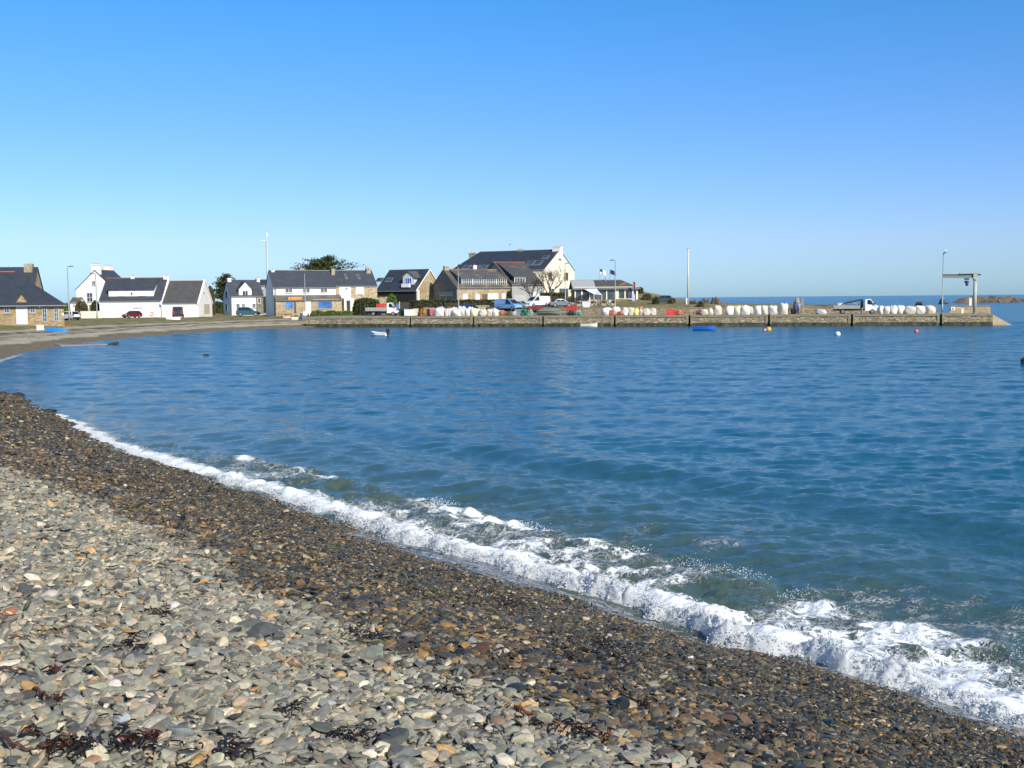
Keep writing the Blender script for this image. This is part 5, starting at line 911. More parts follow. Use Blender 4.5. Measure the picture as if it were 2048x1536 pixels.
for i, (px, w, tp, s_) in enumerate([(1762, 11, 612.5, .1), (1773, 14, 611.5, 0), (1787.5, 13, 612, .1), (1801, 13, 611.5, 0), (1819, 20, 612.5, 1.), (1839.5, 18, 611, .5), (1859, 19, 611, .7)]): bag([f'white bulk bag touching the bonnet of the crane truck', 'white bulk bag, second from the crane truck', 'white bulk bag with a flat top, third from the crane truck', 'squarish white bulk bag, fourth from the crane truck', 'widest, most slumped white bag in the outer row', 'white bag with folded top, next to last of the outer row', 'big rounded white bag, last before the lone street lamp'][i], px, w, tp, 1.6, s_, group=GT_)
bag('white bag lying on the bed of the crane truck', 1680, 15, 606.5, 4.0, 1., z=ZD + .94)
# mixed gear between the truck and the bags
def box_thing(name, label, px0, px1, top, back, m, cat, d=.8, legs=False, z=None):
    p0, p1 = Q(px0, back), Q(px1, back); w = float(np.linalg.norm(p1 - p0)); h = W(px0, top, p0[1])[2] - ZD; t = thing(name, label, cat, (*(p0 + p1)[:2] / 2, ZD), frz); b = MB(); b.box(-w / 2, w / 2, -d / 2, d / 2, .08, h - .06); b.build('case', [m], t); MB().box(-w / 2 - .03, w / 2 + .03, -d / 2 - .03, d / 2 + .03, h - .06, h).build('lid', [m], t); [MB().box(sx * w * .38 - .06, sx * w * .38 + .06, -d * .4, d * .4, 0, .08).build('foot', [TRIM], t) for sx in (-1, 1)]; return t
box_thing('waste_bin', 'dark green waste container behind the white flatbed truck cab', 800, 807, 617, 2.2, plain('dark_green', (.02, .045, .03), .6), 'bin'); box_thing('wooden_crate', 'brown wooden crate left of the white panel', 807.5, 811.5, 617.5, 1.8, WOOD, 'crate')
box_thing('white_container', 'big white panelled container standing near the quay edge', 811, 828, 618.5, 1.6, WHP, 'container', 1.2); box_thing('cream_bin', 'cream bin beside the big white container', 829, 835.5, 617, 1.8, CRM, 'bin'); box_thing('fish_box', 'dark fish box left of the pale red bag', 855, 859, 618, 1.6, TRIM, 'box', .6); box_thing('pallet_box', 'pale pallet box behind the orange and brown nets', 849, 868, 615.5, 3.4, plain('pale_wood', (.5, .42, .3)), 'box', 1.)
heap('net_heap', 'brown net heap beside the cream bin', 836.5, 846, 617, 1.5, plain('brown_net', (.30, .09, .06), .9, .3, 5, 1)); heap('net_heap', 'mustard orange net heap next to the brown one', 844, 854, 617.5, 1.5, plain('mustard_net', (.55, .30, .08), .9, .3, 5, 1)); heap('buoy_heap', 'heap of pink and violet floats at the start of the bags', 859, 868, 619, 1.4, plain('pink_float', (.60, .14, .22), .6, .2, 5), 'floats')
p = Q(797.5, 1.9); t = thing('traffic_sign', 'blue grey upright sign panel on a white post beside the flatbed truck', 'sign', p, frz); MB().tube([(.16, 0, 0), (.16, 0, 2.35)], .045, 8).build('post', [WHP], t); MB().box(-.4, .1, -.03, .03, .9, 2.0).build('panel', [plain('sign_blue', (.16, .22, .36), .5)], t)
GRN = plain('green_net', (.03, .22, .13), .9, .3, 5, 1, fine=.4); GRL = plain('pale_green_net', (.30, .45, .36), .9, .25, 5, 1, fine=.3)
heap('net_heap', 'bright green net heap on the quay below the two pale vans', 1042, 1055, 618, 1.5, GRN); heap('net_heap', 'pale green net heap left of the grey covered boat', 1056, 1067, 618, 1.8, GRL); heap('net_heap', 'pale green rounded net heap below the red crates', 1148, 1165, 621, 1.4, GRL); heap('net_heap', 'dark green net heap beside the pale green one', 1136, 1149, 621.5, 1.8, plain('dark_net', (.015, .05, .045), .9, .3, 5, 1)); heap('net_heap', 'low brown weed and net heap after the long row of bags', 1011, 1026, 621, 1.6, plain('weed_net', (.14, .13, .04), .9, .4, 5, 1)); heap('white_sack', 'small white sack alone left of the cage', 1024, 1032, 623.5, 1.4, WBAG, 'bag')
p = Q(1038, 2.); crate('lobster_cage', 'grey wire cage trolley left of the green nets', p[0], p[1], ZD, 1.05, 1., 1.0, GALV, frz, 'cage')
for i, (px, bk) in enumerate([(1139.5, 4.), (1148, 4.1)]): p = Q(px, bk); crate('red_crate', ['red slatted crate on the stand, left one by the grey covered boat', 'red slatted crate on the stand, right one by the white tub'][i], p[0], p[1], ZD + .72, .78, .9, .78, REDP, frz, group='red crates by the covered boat')
p = Q(1144, 4.05); t = thing('crate_stand', 'low rusty steel stand carrying the two red crates', 'stand', p, frz); RUST = plain('rusty_steel', (.22, .07, .04), .8, .3, 4); MB().box(-.95, 1.15, -.5, .5, .62, .7).build('top', [RUST], t); [MB().box(sx - .04, sx + .04, sy - .04, sy + .04, 0, .62).build('leg', [RUST], t) for sx in (-.85, 1.05) for sy in (-.42, .42)]
p = Q(1173, 9.2); zz = W(1173, 614.5, p[1])[2]; t = thing('white_tub', 'tapered white plastic tub on the terrace edge above the parapet', 'tub', (p[0], p[1], zz), frz); MB().add([(-.48, -.4, 0), (.48, -.4, 0), (.48, .4, 0), (-.48, .4, 0), (-.62, -.52, .9), (.62, -.52, .9), (.62, .52, .9), (-.62, .52, .9)], [(0, 1, 2, 3), (0, 1, 5, 4), (1, 2, 6, 5), (2, 3, 7, 6), (3, 0, 4, 7)]).build('tub', [WHP], t); MB().box(-.66, .66, -.56, .56, .9, .96).build('rim', [WHP], t)
# terrace furniture in front of the restaurant
CHR = plain('red_chair', (.30, .06, .04), .6); CHW = plain('white_chair', (.72, .72, .68), .6)
def chair(label, px, Y, m, rz):
    c = at(px, 608, Y); t = thing('terrace_chair', label, 'chair', (c[0], Y, gz(c[0], Y)), rz, 'chairs on the restaurant terrace'); MB().box(-.25, .25, -.25, .25, .43, .48).build('seat', [m], t); MB().box(-.25, .25, .2, .25, .5, .95).build('backrest', [m], t); [MB().box(sx - .025, sx + .025, sy - .025, sy + .025, 0, .43).build('leg', [m], t) for sx in (-.2, .2) for sy in (-.2, .2)]
def table(label, px, Y, m):
    c = at(px, 608, Y); t = thing('terrace_table', label, 'table', (c[0], Y, gz(c[0], Y)), 0, 'tables on the restaurant terrace'); MB().tube([(0, 0, .70), (0, 0, .74)], .45, 14).build('tabletop', [m], t); MB().tube([(0, 0, .06), (0, 0, .70)], .05, 8).build('stem', [GALV], t); MB().tube([(0, 0, 0), (0, 0, .05)], .26, 12).build('base', [GALV], t)
for i, (px, Y, m) in enumerate([(1156, 207, CHR), (1163, 206, CHW), (1171, 208, CHR), (1186, 205, CHR), (1194, 206, CHW), (1203, 205, CHR), (1213, 207, CHW), (1221, 206, CHW), (1229, 208, CHR)]): chair(f'{"dark red" if m is CHR else "white"} terrace chair, {ordn[i]} one counted from the hotel end', px, Y, m, i * 1.3)
for i, (px, Y) in enumerate([(1160, 206.5), (1190, 204.5), (1199, 206.2), (1217, 205)]): table(f'round white terrace table, {ordn[i]} one counted from the hotel end', px, Y, CHW)
for i, (px, Y) in enumerate([(1158, 203.5), (1182, 202.5), (1208, 203), (1226, 203.5)]):
    c = at(px, 608, Y); t = thing('planter', f'grey planter with green plant on the terrace edge, {ordn[i]} from the white tub side', 'planter', (c[0], Y, gz(c[0], Y)), 0, 'planters along the terrace'); MB().box(-.4, .4, -.2, .2, 0, .45).build('trough', [CONC], t); pts = rng.normal(0, 1, (120, 3)) * np.array([.28, .14, .14]) + np.array([0, 0, .62]); leafmesh('foliage', pts, .09, LHG, t)
# in front of the bar
for i, (px, Y, m) in enumerate([(574, 190, plain('pink_planter', (.55, .40, .34), .8)), (590.5, 188.5, plain('cream_planter', (.68, .62, .44), .8))]):
    c = at(px, 630, Y); t = thing('planter', ['pinkish trough planter in front of the bar', 'long cream trough planter in front of the bar door'][i], 'planter', (c[0], Y, gz(c[0], Y)), R(10)); MB().box(-.65, .65, -.25, .25, 0, .46).build('trough', [m], t); leafmesh('foliage', rng.normal(0, 1, (110, 3)) * np.array([.4, .14, .12]) + np.array([0, 0, .58]), .08, LHG, t)
for i, (px, lb) in enumerate([(603.5, 'navy blue wheelie bin by the lamp before the bar'), (607, 'grey blue wheelie bin right against the lamp before the bar'), (614.5, 'dark green wheelie bin right of the lamp cabinet')]):
    c = at(px, 630, 189); t = thing('wheelie_bin', lb, 'bin', (c[0], 189, gz(c[0], 189)), R(8), 'wheelie bins in front of the bar'); m = [plain('bin_navy', (.03, .05, .12)), plain('bin_grey', (.16, .19, .26)), plain('dark_green', (.02, .045, .03), .6)][i]
    MB().add([(-.2, -.24, .05), (.2, -.24, .05), (.2, .24, .05), (-.2, .24, .05), (-.29, -.34, .98), (.29, -.34, .98), (.29, .34, .98), (-.29, .34, .98)], [(0, 1, 2, 3), (4, 5, 6, 7), (0, 1, 5, 4), (1, 2, 6, 5), (2, 3, 7, 6), (3, 0, 4, 7)]).build('bin_body', [m], t); MB().box(-.32, .32, -.38, .36, .98, 1.05).build('lid', [m], t); [MB().tube([(sx * .22, .3, .1), (sx * .27, .3, .1)], .1, 10).build('wheel', [TYRE], t) for sx in (-1, 1)]
for i, (px, Y) in enumerate([(556, 190), (563, 189), (582, 190.5)]):
    c = at(px, 630, Y); t = thing('cafe_table', ['dark cafe table at the left corner of the bar', 'dark cafe table under the drainpipe of the bar', 'dark cafe table under the first blue window'][i], 'table', (c[0], Y, gz(c[0], Y)), 0, 'cafe tables before the bar'); MB().tube([(0, 0, .72), (0, 0, .76)], .4, 12).build('tabletop', [WOOD], t); MB().tube([(0, 0, 0), (0, 0, .72)], .05, 8).build('stem', [TRIM], t)
# ================================================================== JIB CRANE, WINCH, SMALL THINGS AT THE OUTER END
p = Q(1949, 2.0); D = p[1]; zt = W(1949, 545, D)[2] - ZD; PGR = plain('crane_grey_green', (.40, .43, .36), .55, .12, 1.5, fine=.2); t = thing('jib_crane', 'pale grey green jib crane with a long beam on one column at the quay end', 'crane', p, frz)
MB().tube([(0, 0, 0), (0, 0, .06)], .42, 16).build('base_plate', [GALV], t); MB().tube([(0, 0, .06), (0, 0, zt - 1.05)], .25, 18).build('column', [PGR], t, smooth=True); MB().tube([(0, 0, zt - 1.05), (0, 0, zt - .9)], .36, 18).build('collar', [PGR], t); MB().box(-.3, .24, -.26, .26, zt - .9, zt - .02).build('head', [PGR], t)
xl = -(1949 - 1887) * D / f; b = MB(); z1 = zt - .16
b.add([(xl, -.16, z1 - .55), (-.3, -.16, z1 - .62), (-.3, .16, z1 - .62), (xl, .16, z1 - .55), (xl, -.16, z1 - .47), (-.3, -.16, z1 - .54), (-.3, .16, z1 - .54), (xl, .16, z1 - .47)], [(0, 1, 2, 3), (4, 5, 6, 7), (0, 1, 5, 4), (1, 2, 6, 5), (2, 3, 7, 6), (3, 0, 4, 7)]).add([(xl, -.04, z1 - .47), (-.3, -.04, z1 - .54), (-.3, .04, z1 - .54), (xl, .04, z1 - .47), (xl, -.04, z1 - .1), (-.3, -.04, z1), (-.3, .04, z1), (xl, .04, z1 - .1)], [(0, 1, 2, 3), (4, 5, 6, 7), (0, 1, 5, 4), (1, 2, 6, 5), (2, 3, 7, 6), (3, 0, 4, 7)]).box(xl, -.3, -.16, .16, z1 - .1, z1 - .02)
b.build('beam', [plain('beam_grey', (.20, .22, .20), .6, .15, 1.5)], t); MB().prism([(-2.1, z1 - .02), (-.3, z1 + .02), (.62, z1 + .06), (.62, z1 + .16), (-2.1, z1 + .14)], -.3, .3, 'y').build('top_cover', [PGR], t); MB().box(.245, .7, -.12, .12, zt - .42, zt - .22).build('counter_arm', [TRIM], t)
MB().box(-1.45, -.85, -.18, .18, z1 - .86, z1 - .64).build('trolley', [TRIM], t); hk = MB().ball((-1.15, 0, z1 - 1.15), (.34, .22, .2)).ball((-1.1, 0, z1 - 1.5), (.22, .2, .24)).build('hoist_block', [plain('hoist_navy', (.02, .03, .08), .5)], t, smooth=True)
for px, bk, w, h, m, nm, lb, ct in ((1924.5, 3, .3, .72, WHITE, 'bollard', 'short white bollard left of the jib crane column', 'bollard'), (1940, 8.9, .35, 2.2, CREAM, 'control_post', 'pale upright post standing behind the outer parapet', 'post')): p = Q(px, bk); t = thing(nm, lb, ct, p, frz); MB().box(-w / 2, w / 2, -w / 2, w / 2, 0, h - .06).build('post', [m], t); MB().box(-w / 2 - .04, w / 2 + .04, -w / 2 - .04, w / 2 + .04, h - .06, h).build('cap', [m], t)
p = Q(1905.5, 8.15); t = thing('wall_plate', 'small white plate fixed on the outer parapet', 'sign', (p[0], p[1] - .06, ZD + .35), frz); MB().box(-.28, .28, -.05, -.005, 0, .5).build('plate', [WHP], t); MB().box(-.12, .12, -.07, -.051, .14, .34).build('mark', [RUST], t)
p = Q(1837, 9.3); t = thing('winch', 'dark winch with a bent handle behind the outer white bags', 'winch', (p[0], p[1], ZD + .0), frz); MB().box(-.5, .5, -.3, .3, 0, 1.25).build('frame', [TRIM], t); MB().tube([(-.42, -.32, 1.45), (.42, -.32, 1.45)], .22, 12).build('drum', [TRIM], t); MB().tube([(.3, -.3, 1.5), (.2, -.3, 2.0), (-.3, -.3, 1.8), (-.55, -.3, 1.85)], .05, 6).build('handle', [GALV], t)
# ================================================================== BOATS, BUOYS
def boat(name, label, x, y, z, L, B, D, m, rz=0, up=True, inner=None, motor=False, rot=None, cat='boat', thwarts=2, fender=None):
    t = thing(name, label, cat, (x, y, z), rz); n, k = 17, 9
    if rot: t.rotation_euler = rot
    def sec(u): s_ = u * 2 - 1; return L * s_ / 2, B / 2 * (1 - max(0, s_) ** 2.4) ** .75 * (.86 + .14 * min(1, (1 - s_) * 2)) * (1 if s_ < 1 else 0) * (.9 + .1 * (s_ + 1) if s_ < 0 else 1), D * (1 + .28 * max(0, s_) ** 2)
    def skin(off, zo):
        def fn(u, v): x_, hb, h_ = sec(u); a = v * math.pi; yy = -math.cos(a); zz = 1 - math.sin(a) ** .7; return (x_ * (1 - off * .05) , yy * max(0, hb - off), zo + (h_ - zo) * zz)
        return fn
    b = MB().grid(skin(0, 0), n, k); b.add([skin(0, 0)(0, j / (k - 1)) for j in range(k)], [tuple(range(k))]); b.build('hull', [m], t, smooth=False); b = MB().grid(skin(.05, .1), n, k); b.build('inside', [inner or m], t, smooth=False)
    b = MB()
    for sg in (0, 1): b.tube([(lambda q_: (q_[0], q_[1], q_[2] + .01))(skin(0, 0)(u / 12, sg)) for u in range(13)], .04, 5)
    b.build('gunwale_trim', [fender or m], t)
    for i in range(thwarts): s_ = .3 + .3 * i; x_, hb, h_ = sec(s_); MB().box(x_ - .12, x_ + .12, -hb + .06, hb - .06, h_ * .68, h_ * .68 + .04).build('thwart', [WOOD if m is not WHP else WHP], t)
    if motor: b = MB().box(-L / 2 - .32, -L / 2 - .02, -.14, .14, D * .85, D + .45).box(-L / 2 - .22, -L / 2 - .1, -.05, .05, -.2, D * .85); b.build('outboard_motor', [TRIM], t)
    return t
p = G(758, 672); boat('dinghy', 'small white dinghy floating alone in the middle of the bay', p[0], p[1], -.1, 2.05, 1.1, .5, WHP, R(160), inner=plain('pale_inside', (.5, .5, .48)), motor=True)
p = Q(1178, -.9); boat('rowing_boat', 'long pale rowing boat moored at the foot of the quay', p[0], p[1], -.1, 2.5, 1.0, .5, plain('boat_cream', (.72, .68, .58), .5), R(-8)); p = G(1408, 660.5); boat('rowing_boat', 'bright blue rowing boat moored near the foot of the quay', p[0], p[1], -.1, 2.9, 1.15, .54, paint('boat_blue', (.02, .12, .46)), R(-12), inner=plain('boat_blue_in', (.03, .12, .45)))
def buoy(label, px, py, r, m, neck=True):
    p = G(px, py); t = thing('mooring_buoy', label, 'buoy', (p[0], p[1], r * .45), 0, 'mooring buoys near the quay'); MB().ball((0, 0, 0), r, 3).build('float', [m], t, smooth=True); MB().tube([(0, 0, r * .9), (0, 0, r * 1.2)], [.06, .04], 8).build('neck', [TRIM], t)
buoy('large yellow mooring buoy near the foot of the quay', 1537.3, 661, .33, plain('buoy_yellow', (.75, .42, .02), .4)); buoy('small pink mooring buoy touching the yellow one', 1529.8, 661.5, .2, plain('buoy_pink', (.75, .32, .32), .4)); buoy('white mooring buoy out before the crane truck', 1675.5, 670.5, .29, WHP); buoy('red and white mooring buoy before the outer white bags', 1832.5, 664.5, .25, plain('buoy_red', (.70, .13, .16), .4))
p = Q(1099, 2.4); boat('covered_boat', 'grey covered boat lying on the quay with a red stripe at its bow', p[0], p[1], ZD + .06, 3.7, 1.7, .62, plain('tarp_grey', (.17, .18, .155), .85, .25, 2.5, .5, fine=.3), frz, thwarts=0, fender=plain('stripe_red', (.5, .12, .1)))
cb_ = [o for o in bpy.data.objects if o.name == 'covered_boat'][0]
def tarp(u, v):
    x = (u * 2 - 1) * 1.85; hb = .9 * (1 - max(0, u * 2 - 1) ** 2.4) ** .7 + .02; a_ = v * math.pi; hh_ = .55 * (1 - abs(u * 2 - 1) ** 3) * (1.15 - .3 * u) + .05 * math.sin(9 * u + 4 * v); return (x, -math.cos(a_) * hb, .60 + .17 * max(0, u * 2 - 1) ** 2 + hh_ * math.sin(a_) ** .8)
MB().grid(tarp, 19, 11).build('tarpaulin', [plain('tarp_grey', (.17, .18, .155))], cb_, smooth=True)
for s_ in (-.8, .6): MB().box(s_ - .08, s_ + .08, -.5, .5, -.06, .1).build('chock', [WOOD], cb_)
p = Q(1071, 3.6); boat('maroon_boat', 'dark maroon boat with pale bow propped behind the green nets', p[0], p[1], ZD + .45, 2.6, 1.4, .95, plain('maroon', (.16, .035, .03), .5), frz + .3, thwarts=1, inner=plain('pale_inside', (.5, .5, .48)))
for px, py, lab, L, m, rz, nm in ((115, 655, 'bright blue upturned dinghy on the grass below the boathouse', 2.9, paint('dinghy_blue', (.02, .25, .75)), R(-22), 'upturned_dinghy'), (348.5, 641, 'white upturned dinghy on the grassy bank before the low white house', 2.2, WHP, R(-12), 'upturned_dinghy')):
    Y_ = 134 if px < 200 else 178; c = at(px, py, Y_); z_ = gz(c[0], Y_); boat(nm, lab, c[0], Y_, z_ + .42, L, 1.15, .42, m, rot=(math.pi, R(5), rz), thwarts=0)
c = at(80.5, 656, 133); z_ = gz(c[0], 133); t = thing('notice_board', 'blank white notice board on the shingle below the boathouse', 'sign', (c[0], 133, z_), R(6)); MB().box(-.42, .42, -.03, .03, .05, .62).build('board', [WHP], t); [MB().box(s_ * .3 - .03, s_ * .3 + .03, .031, .08, -.3, .62).build('leg', [WOOD], t) for s_ in (-1, 1)]
# ================================================================== ROCKS
a = N('shore_rock'); a.set(col=a.ramp(a.noise(.9, 7, .72), [(.3, (.035, .03, .022)), (.5, (.12, .088, .055)), (.7, (.22, .165, .10))]), rough=.85); a.bump(a.noise(3, 8, .7), 1, .25); ROCK = a.m
a = N('weedy_rock'); a.set(col=a.ramp(a.noise(1.6, 7, .72), [(.35, (.015, .016, .010)), (.6, (.05, .045, .025)), (.75, (.10, .085, .05))]), rough=.5); a.bump(a.noise(6, 8, .7), 1, .08); WROCK = a.m
def rock(name, label, x, y, z, sx, sy, sz, seed, m=ROCK, lod=4, group=None, sharp=1.):
    g = np.random.default_rng(seed); V, F = ico(lod); v = V.copy()
    for _ in range(12): d = g.normal(size=3); d /= np.linalg.norm(d); h_ = g.uniform(.45, .9); q_ = v @ d; v -= np.maximum(q_ - h_, 0)[:, None] * d * .9
    for k in range(6): d = g.normal(size=3) * (1.6 + k * 1.2); v *= (1 + sharp * .10 / (1 + .5 * k) * np.sin(v @ d + g.uniform(0, 6)))[:, None]
    v = v / np.abs(v[:, 0]).max(); v[:, 2] = v[:, 2] / v[:, 2].max()
    v[:, 2] *= 1 + .35 * (fbm(v[:, 0] * 3 + seed, v[:, 1] * 3 + 7, 4) - .5) * sharp * 2
    o = fastmesh(name, v * np.array([sx, sy, sz]), [F], m, smooth=False); o.location = (x, y, z); return tag(o, label, 'rock', group)
RG = 'rocks in the sea beyond the quay'
for i, (px, tp, wp, hp, lb) in enumerate([(1952, 593.5, 44, 1, 'highest brown rock behind the jib crane column'), (1928, 596.5, 46, 2, 'low dark rock sloping down left of the jib crane column'), (1982, 592, 38, 3, 'rounded brown sea rock just past the end of the parapet'), (2008, 593, 40, 4, 'brown sea rock, second past the end of the parapet'), (2030, 596.5, 42, 5, 'low brown sea rock, third past the end of the parapet'), (2056, 598.5, 44, 6, 'low brown sea rock cut by the right picture edge')]):
    Y_ = 590 if i != 1 else 584; c = at(px, tp, Y_); sc_ = Y_ / f; rock('sea_rock', lb, c[0], Y_, -.4, wp * sc_ * .62, 5.5, c[2] + .7, i + 20, group=RG, sharp=.55)
c = at(1883, 599, 520); rock('sea_rock', 'small flat rock with white surf behind the lone street lamp', c[0], 520, -.4, 4.2, 3, c[2] + .5, 31, WROCK, group=RG)
for i, (px, tp, wp, Y_, lb) in enumerate([(1388, 601, 24, 200, 'low pale brown rock at the foot of the bare mast'), (1410, 597.5, 26, 197, 'brown rock, middle of the three at the headland tip'), (1430, 595.5, 26, 194, 'tall square brown rock at the very tip of the headland')]):
    c = at(px, tp, Y_); zg = 1.2; rock('headland_rock', lb, c[0], Y_, zg, wp * Y_ / f * .58, 1.6, c[2] - zg + .1, 40 + i, group='rocks at the headland tip')
p = G(2050, 727); rock('weedy_rock', 'dark weedy rock in the water at the right picture edge', p[0] + .12, p[1], -.05, .55, .5, .42, 51, WROCK); p = G(411, 711); rock('weedy_rock', 'small dark rock alone in the bay left of the white dinghy', p[0], p[1], -.05, .36, .3, .19, 52, WROCK)
p = G(222, 689); rock('weedy_rock', 'dark weedy rock at the end of the low slab below the boathouse', p[0], p[1], -.05, 1.0, .7, .3, 53, WROCK); p = G(25, 792); rock('weedy_rock', 'low weedy rock on the wet shingle at the left edge', p[0] + .2, p[1], .0, .5, .34, .15, 54, WROCK); p = G(98, 823); rock('weedy_rock', 'flat dark slab at the water line near the left edge', p[0], p[1], .02, .36, .26, .08, 55, WROCK)
pa, pb = G(112, 674, .9), G(208, 688, .05); dv = pb[:2] - pa[:2]; nv = np.array([-dv[1], dv[0]]) / np.linalg.norm(dv) * 1.5; V = []
for k in range(9):
    for sg in (-1, 1): q_ = pa[:2] + dv * k / 8 + nv * sg * (1 - .2 * k / 8); V.append((q_[0], q_[1], max(gz(*q_), .02) + .07))
V += [(x, y, z - .5) for x, y, z in V]; F = [(2 * k, 2 * k + 1, 2 * k + 3, 2 * k + 2) for k in range(8)] + [(18 + 2 * k, 2 * k, 2 * k + 2, 20 + 2 * k) for k in range(8)] + [(19 + 2 * k, 21 + 2 * k, 2 * k + 3, 2 * k + 1) for k in range(8)] + [(0, 18, 19, 1), (16, 17, 35, 34)]
tag(mesh('slipway', V, F, plain('slip_concrete', (.25, .215, .205), .8, .2, .8, .3)), 'low mauve grey concrete slipway running into the water below the boathouse', 'slipway', None, 'thing')
# ================================================================== GULLS
def gull(label, p, rz, fly):
    t = thing('seagull', label, 'bird', p, rz); GWH = plain('gull_white', (.8, .8, .8), .7); GGR = plain('gull_grey', (.32, .34, .37), .7)
    b = MB(); b.tube([(-.30, 0, .02), (-.2, 0, .0), (0, 0, 0), (.14, 0, .04), (.2, 0, .1), (.26, 0, .12), (.30, 0, .115)], [.015, .05, .085, .06, .05, .04, .015], 9); b.build('body', [GWH], t, smooth=True); MB().tube([(.29, 0, .115), (.36, 0, .10)], [.016, .004], 6).build('beak', [plain('beak_yellow', (.7, .45, .05))], t)
    for sg in (-1, 1):
        P = [(.08, sg * .06, .05), (-.10, sg * .06, .04), (-.02, sg * .36, .24), (.12, sg * .34, .25), (-.16, sg * .70, .14), (-.05, sg * .68, .15)] if fly else [(.1, sg * .075, .03), (.02, sg * .09, -.03), (-.26, sg * .05, .03), (-.1, sg * .07, .06), (-.40, sg * .02, .03), (-.38, sg * .02, .045)]
        b = MB().add(P + [(x, y, z + .012) for x, y, z in P], [(0, 1, 2, 3), (3, 2, 4, 5), (6, 7, 8, 9), (9, 8, 10, 11), (0, 1, 7, 6), (1, 2, 8, 7), (2, 4, 10, 8), (4, 5, 11, 10), (5, 3, 9, 11), (3, 0, 6, 9)]); b.build('wing', [GGR], t)
    if not fly: [MB().tube([(0, sg * .03, -.06), (.01, sg * .03, -.2)], .008, 5).build('leg', [plain('leg_pink', (.6, .35, .3))], t) for sg in (-1, 1)]
gull('grey and white seagull flying above the hotel roof', at(1020, 491, 190), R(200), True); gull('seagull standing on the lone street lamp at the quay end', (cl_[0] + .1, cl_[1] - .3, ZD + hl + .36), R(20), False)
# ================================================================== PEOPLE
def person(label, p, rz, joints, radii, edges, cloth, head, scale=1.):
    """one skinned body; clothing and hair are children"""
    t = thing('person', label, 'person', p, rz); me = bpy.data.meshes.new('body'); me.from_pydata(joints, edges, []); o = bpy.data.objects.new('body', me); COL.objects.link(o); o.parent = t
    sk_ = o.modifiers.new('skin', 'SKIN'); sub_ = o.modifiers.new('sub', 'SUBSURF'); sub_.levels = sub_.render_levels = 2
    for i, r in enumerate(radii): me.skin_vertices[0].data[i].radius = (r, r)
    me.skin_vertices[0].data[0].use_root = True; [me.materials.append(m) for m in cloth]
    dg = bpy.context.evaluated_depsgraph_get(); ev = o.evaluated_get(dg); m2 = bpy.data.meshes.new_from_object(ev); o.modifiers.clear(); o.data = m2
    return t, o
SKIN = plain('skin', (.45, .26, .18), .6); HAIR = plain('dark_hair', (.03, .022, .018), .7)
def figure(label, p, rz, top, legs, bend, arm, hair=HAIR):
    # pelvis, waist, chest, neck, head, crown | legs | arms, bent forward by an angle
    def B(x, z, y=0.): c_, s_ = math.cos(bend), math.sin(bend); return (x * c_ + z * s_, y, .92 + z * c_ - x * s_)
    J = [B(0, 0), B(.01, .2), B(.0, .42), B(.02, .56), B(.05, .68), B(.05, .78)]; E = [(0, 1), (1, 2), (2, 3), (3, 4), (4, 5)]; Rr = [.14, .13, .165, .055, .10, .085]
    for sg in (-1, 1):
        n = len(J); J += [(-.01, sg * .10, .86), (.03 + .06 * sg * .5, sg * .12, .48), (-.03 + .08 * sg * .5, sg * .12, .10), (.14 + .08 * sg * .5, sg * .13, .05)]; E += [(0, n), (n, n + 1), (n + 1, n + 2), (n + 2, n + 3)]; Rr += [.10, .075, .05, .045]
        n = len(J); s_ = B(0, .46, sg * .19); e_ = (s_[0] + arm[0], sg * .24, s_[2] + arm[1]); w_ = (e_[0] + arm[2], sg * .18, e_[2] + arm[3]); h_ = (w_[0] + arm[2] * .35, sg * .16, w_[2] + arm[3] * .35); J += [s_, e_, w_, h_]; E += [(2, n), (n, n + 1), (n + 1, n + 2), (n + 2, n + 3)]; Rr += [.07, .05, .037, .042]
    t, o = person(label, p, rz, J, Rr, E, [SKIN, top, legs, HAIR, TRIM], None)
    me = o.data; me.materials.clear(); [me.materials.append(m) for m in (SKIN, top, legs, hair, TRIM)]; Hd = Vector(J[4]); ch = Vector(J[3])
    for q_ in me.polygons:
        c = q_.center; q_.use_smooth = True; q_.material_index = 4 if c.z < .11 else 2 if c.z < .9 and (c - Vector(J[0])).length < .99 and (c - Hd).length > .3 and min((c - Vector(J[k])).length for k in (10, 11, 12, 13, 18, 19, 20, 21) if k < len(J)) > .0 and c.z < (Vector(J[1]).z if bend < .5 else .86) and abs(c.y) < .2 and c.x < .3 else 1
        if (c - Hd).length < .135 and (c - ch).length > .06: q_.material_index = 0
        for k in (12, 13, 20, 21):
            if k < len(J) and k in (13, 21) and (c - Vector(J[k])).length < .075: q_.material_index = 0
    b = MB(); b.ball(tuple(Hd + Vector((-.025, 0, .045))), (.115, .108, .10)); b.build('hair', [hair], t, smooth=True); fx = Hd + Vector((.1, 0, 0)); b = MB(); b.ball(tuple(fx + Vector((.005, 0, -.01))), (.022, .016, .025), 1); b.build('nose', [SKIN], t); [MB().ball(tuple(fx + Vector((-.012, sg * .037, .022))), .013, 1).build('eye', [TRIM], t) for sg in (-1, 1)]
    return t
RT_ = plain('red_top', (.42, .04, .06), .8, .15, 4); BT_ = plain('blue_top', (.03, .09, .40), .8, .15, 4); JN = plain('jeans', (.05, .09, .20), .85, .2, 5); NV_ = plain('navy_trousers', (.03, .04, .10), .85, .2, 5)
p = Q(1578, 1.7); figure('person in red top and blue jeans bending over next to the tallest white bag', p, frz + R(200), RT_, JN, .62, (.10, -.26, .08, -.22)); p = Q(1596.5, 1.8); figure('person in blue overalls leaning towards the grey net stack', p, frz + R(150), BT_, NV_, .2, (.12, -.22, .2, .06))
